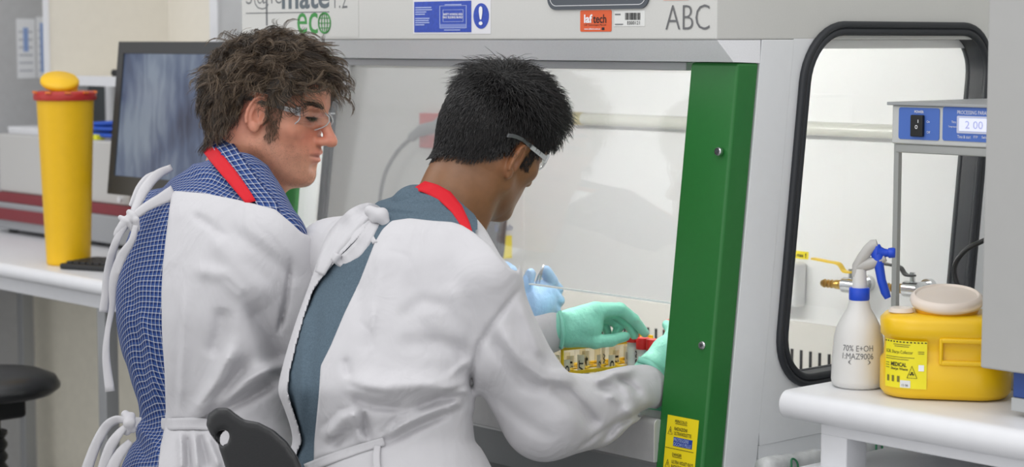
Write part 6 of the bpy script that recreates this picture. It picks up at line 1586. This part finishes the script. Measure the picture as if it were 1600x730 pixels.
# plain hem at the right cuff
VB, QB = GB.mesh(); VB = smooth_verts(VB, QB, 3, 0.5)
raw('gown', spB.w(VB), QB, M_gown, perB, smooth=True)
GNB = Grid((630, 270, -100), (760, 385, 160), 3.0)
nk0 = spB.inv(OB + np.array((0, -0.034, -0.07)) @ RB); nk1 = spB.inv(OB + np.array((0, -0.060, -0.2)) @ RB)
GNB.cap(tuple(nk0), tuple(nk1), 56, 62, k=12); GNB.F = np.minimum(GNB.F, 1e3)
GNB.cap((690, 345, 10), (764, 434, 138), 46, 46, k=20)
patch(spB, [(642, 297), (660, 300), (685, 312), (706, 332), (722, 356), (728, 366)], [(664, 283), (684, 289), (704, 300), (722, 322), (733, 346), (738, 362)], GNB, 6, 'lanyard', M_red_l, perB, n=22, cross=4, thick=0.0015)
# bow of the neck tie on the left flap
strip(spB, [(600, 338), (578, 330), (556, 342), (530, 370), (512, 398), (500, 428)], [14, 26, 34, 34, 26, 15], GB, 6, name='neck_tie', m=M_gown, parent=perB, round_=6, n=8)
strip(spB, [(598, 342), (584, 352), (572, 372), (558, 392), (536, 408), (520, 400)], [12, 16, 20, 24, 20, 12], GB, 10, name='neck_tie', m=M_gown, parent=perB, round_=6, n=8)
strip(spB, [(572, 352), (578, 366), (586, 380)], [8, 8, 7], GB, 7, name='neck_tie', m=M_gown, parent=perB)
GK = Grid((565, 315, 0), (625, 370, 150), 2.0)
wk = float(np.nanmax(surf(GB, np.array([596, 600, 604]), np.array([350, 352, 348]))))
GK.chain([(578, 330, wk - 4), (596, 338, wk + 4), (602, 348, wk + 4)], [9, 11, 8], k=6); GK.chain([(584, 342, wk), (598, 332, wk + 2)], [7, 7], k=5)
Vk, Qk = GK.mesh(); raw('tie_knot', spB.w(Vk), Qk, M_gown, perB, smooth=True)
strip(spB, [(478, 733), (520, 716), (560, 702), (600, 690)], [16, 15, 14, 13], GB, 4, name='waist_tie', m=M_gown, parent=perB, round_=2)
strip(spB, [(590, 696), (588, 716), (590, 750)], [10, 11, 12], GB, 4, name='tie_end', m=M_gown, parent=perB, round_=2)
# gloves
spL = Space(3.44)
glove('glove', spL, perB, M_teal, [
    ([(862, 520, 0), (888, 513, 0), (914, 508, 0)], [26, 28, 29], 8), ([(898, 500, 6), (930, 488, 4)], [18, 17], 8), ([(892, 526, 4), (908, 527, 6)], [16, 14], 8),
    ([(938, 485, 2), (968, 483, -8), (990, 499, -24), (1008, 521, -38)], [12.5, 10.5, 9, 7.2], 4),
    ([(934, 490, -20), (962, 489, -32), (983, 507, -40), (991, 524, -42)], [11.5, 9.8, 8.6, 7], 2.5), ([(930, 494, -36), (954, 497, -46), (967, 511, -46), (962, 522, -38)], [10.5, 9, 8, 7], 2.5),
    ([(924, 502, -46), (944, 507, -54), (949, 519, -48)], [9.5, 8, 7], 2.5), ([(904, 527, 8), (930, 534, 6), (955, 532, -6), (977, 526, -20)], [14, 11, 9.6, 7.6], 5)],)
strip(spL, [(874, 486), (879, 505), (880, 525), (876, 545)], [5, 6, 6, 5], name='glove_cuff', m=M_teal, parent=perB, ws=[22, 31, 30, 18], round_=2)
spR = Space(3.27)
glove('glove', spR, perB, M_teal, [([(1000, 600, 0), (1022, 578, -12), (1046, 556, -30)], [27, 28, 30], 8), ([(1046, 552, -30), (1072, 540, -50)], [28, 26], 8), ([(1068, 528, -50), (1098, 520, -80), (1110, 540, -100)], [11, 10, 8], 5), ([(1074, 540, -46), (1104, 538, -76), (1114, 556, -96)], [11, 10, 8], 5), ([(1070, 556, -44), (1100, 560, -70)], [11, 9], 5), ([(1046, 534, -36), (1050, 516, -66), (1042, 508, -90)], [12, 10, 8], 5)])
strip(spR, [(997, 562), (1016, 568), (1030, 584), (1037, 604), (1036, 620)], [9, 10, 10, 9, 8], name='glove_cuff', m=M_teal, parent=perB, ws=[10, 22, 26, 22, 10], round_=3)

# ---- legs, then seats under both people
def legs(sp, parent, hip, fwd, knee_drop, feet_py, col):
    G = Grid((hip[0] - 190, hip[1] - 90, hip[2] - 520), (hip[0] + 520, feet_py + 40, hip[2] + 330), 9.0)
    for sd in (-1, 1):
        h = np.array(hip, float) + AXA * 95 * sd; kn = h + AXB * fwd + np.array((0, knee_drop, 0)); ft = kn + np.array((0, feet_py - kn[1] - 30, 0)) - AXB * 40
        G.cap(tuple(h), tuple(kn), 88, 62, k=30); G.chain([tuple(kn), tuple((kn + ft) / 2), tuple(ft)], [60, 50, 40], k=20); G.cap(tuple(ft), tuple(ft + AXB * 150 + np.array((0, 12, 0))), 38, 30, k=16)
    G.ell(hip, (150, 90, 150), k=40)
    V, Q = G.mesh(); raw('trousers', sp.w(smooth_verts(V, Q, 1)), Q, col, parent, smooth=True)
def floor_py(sp, px, w): # pixel row of the floor below a point
    Z = sp.Z0 - w / sp.s; r = lambda py: (CAM + Z * ray(px, py))[2]
    lo_, hi_ = 700.0, 3000.0
    for _ in range(40):
        m_ = (lo_ + hi_) / 2
        if r(m_) > 0: lo_ = m_
        else: hi_ = m_
    return lo_
legs(spA, perA, (345, 800, 80), 330, 10, floor_py(spA, 560, -100) - 42, M_trouser)
legs(spB, perB, (615, 815, 35), 340, 10, floor_py(spB, 850, -150) - 42, M_trouser)
def seat_for(sp, hip, name, label, back):
    c = sp.w([hip])[0]; z = c[2]
    t = thing(name, label, 'chair' if back else 'stool', (c[0], c[1], 0))
    b = MB(); b.lathe([(0.5, 0.0), (0.92, 0.006), (1.0, 0.022), (0.98, 0.038), (0.88, 0.047), (0.0, 0.047)], (c[0], c[1], z - 0.05), 40, sx=0.22, sy=0.21, cap=False); fix_smooth(b.build('seat', M_blackshine, t), 60)
    MB().box(c[0] - 0.08, c[0] + 0.08, c[1] - 0.1, c[1] + 0.08, z - 0.09, z - 0.048).build('mechanism', M_black, t, bevel=0.01)
    gas_column(c, 0.09, z - 0.09, t, True); star_base(c, t)
    return t, c, z
seat_for(spA, (330, 905, 95), 'lab_stool', 'black stool under the person in the plaid shirt', False)
ch, cc_, cz_ = seat_for(spB, (600, 925, 50), 'lab_chair', 'black moulded chair behind the person in the slate shirt', True)
GCh = Grid((306, 620, 20), (520, 905, 330), 3.4)
ol = [(322, 664), (325, 647), (338, 637), (356, 637), (370, 648), (382, 656), (404, 660), (428, 672), (448, 690), (464, 712), (476, 740), (484, 790), (486, 880), (400, 890), (364, 800), (352, 730), (340, 694), (328, 678)]
pd_ = poly_sd(GCh.ax[0][:, None], GCh.ax[1][None, :], ol)[:, :, None]
dpl = (GCh.ax[2][None, None, :] - (150 + (GCh.ax[0][:, None, None] - 400) * 0.55 + ((GCh.ax[0][:, None, None] - 400) / 100.0) ** 2 * -10 - (GCh.ax[1][None, :, None] - 700) * 0.12)) * 0.87
q1, q2 = pd_ + 9, np.abs(dpl) - 6
GCh.F = (np.sqrt(np.maximum(q1, 0) ** 2 + np.maximum(q2, 0) ** 2) + np.minimum(np.maximum(q1, q2), 0) - 9).astype(np.float32)
GCh.chain([(344, 676, 118), (356, 690, 124), (362, 700, 128)], [9, 11, 8], k=6, mode='s'); GCh.chain([(344, 676, 160), (356, 690, 100), (362, 700, 90)], [9, 11, 8], k=6, mode='s')
Vc, Qc = GCh.mesh(); raw('backrest', spB.w(smooth_verts(Vc, Qc, 1)), Qc, M_blackshine, ch, smooth=True)
pb = spB.w([(425, 860, 165), (470, 960, 150), (520, 985, 110), (600, 985, 60)])
b = MB(); b.tube(catmull([tuple(p) for p in pb], 6), 0.016, 10); b.build('back_stem', M_black, ch, smooth=True)
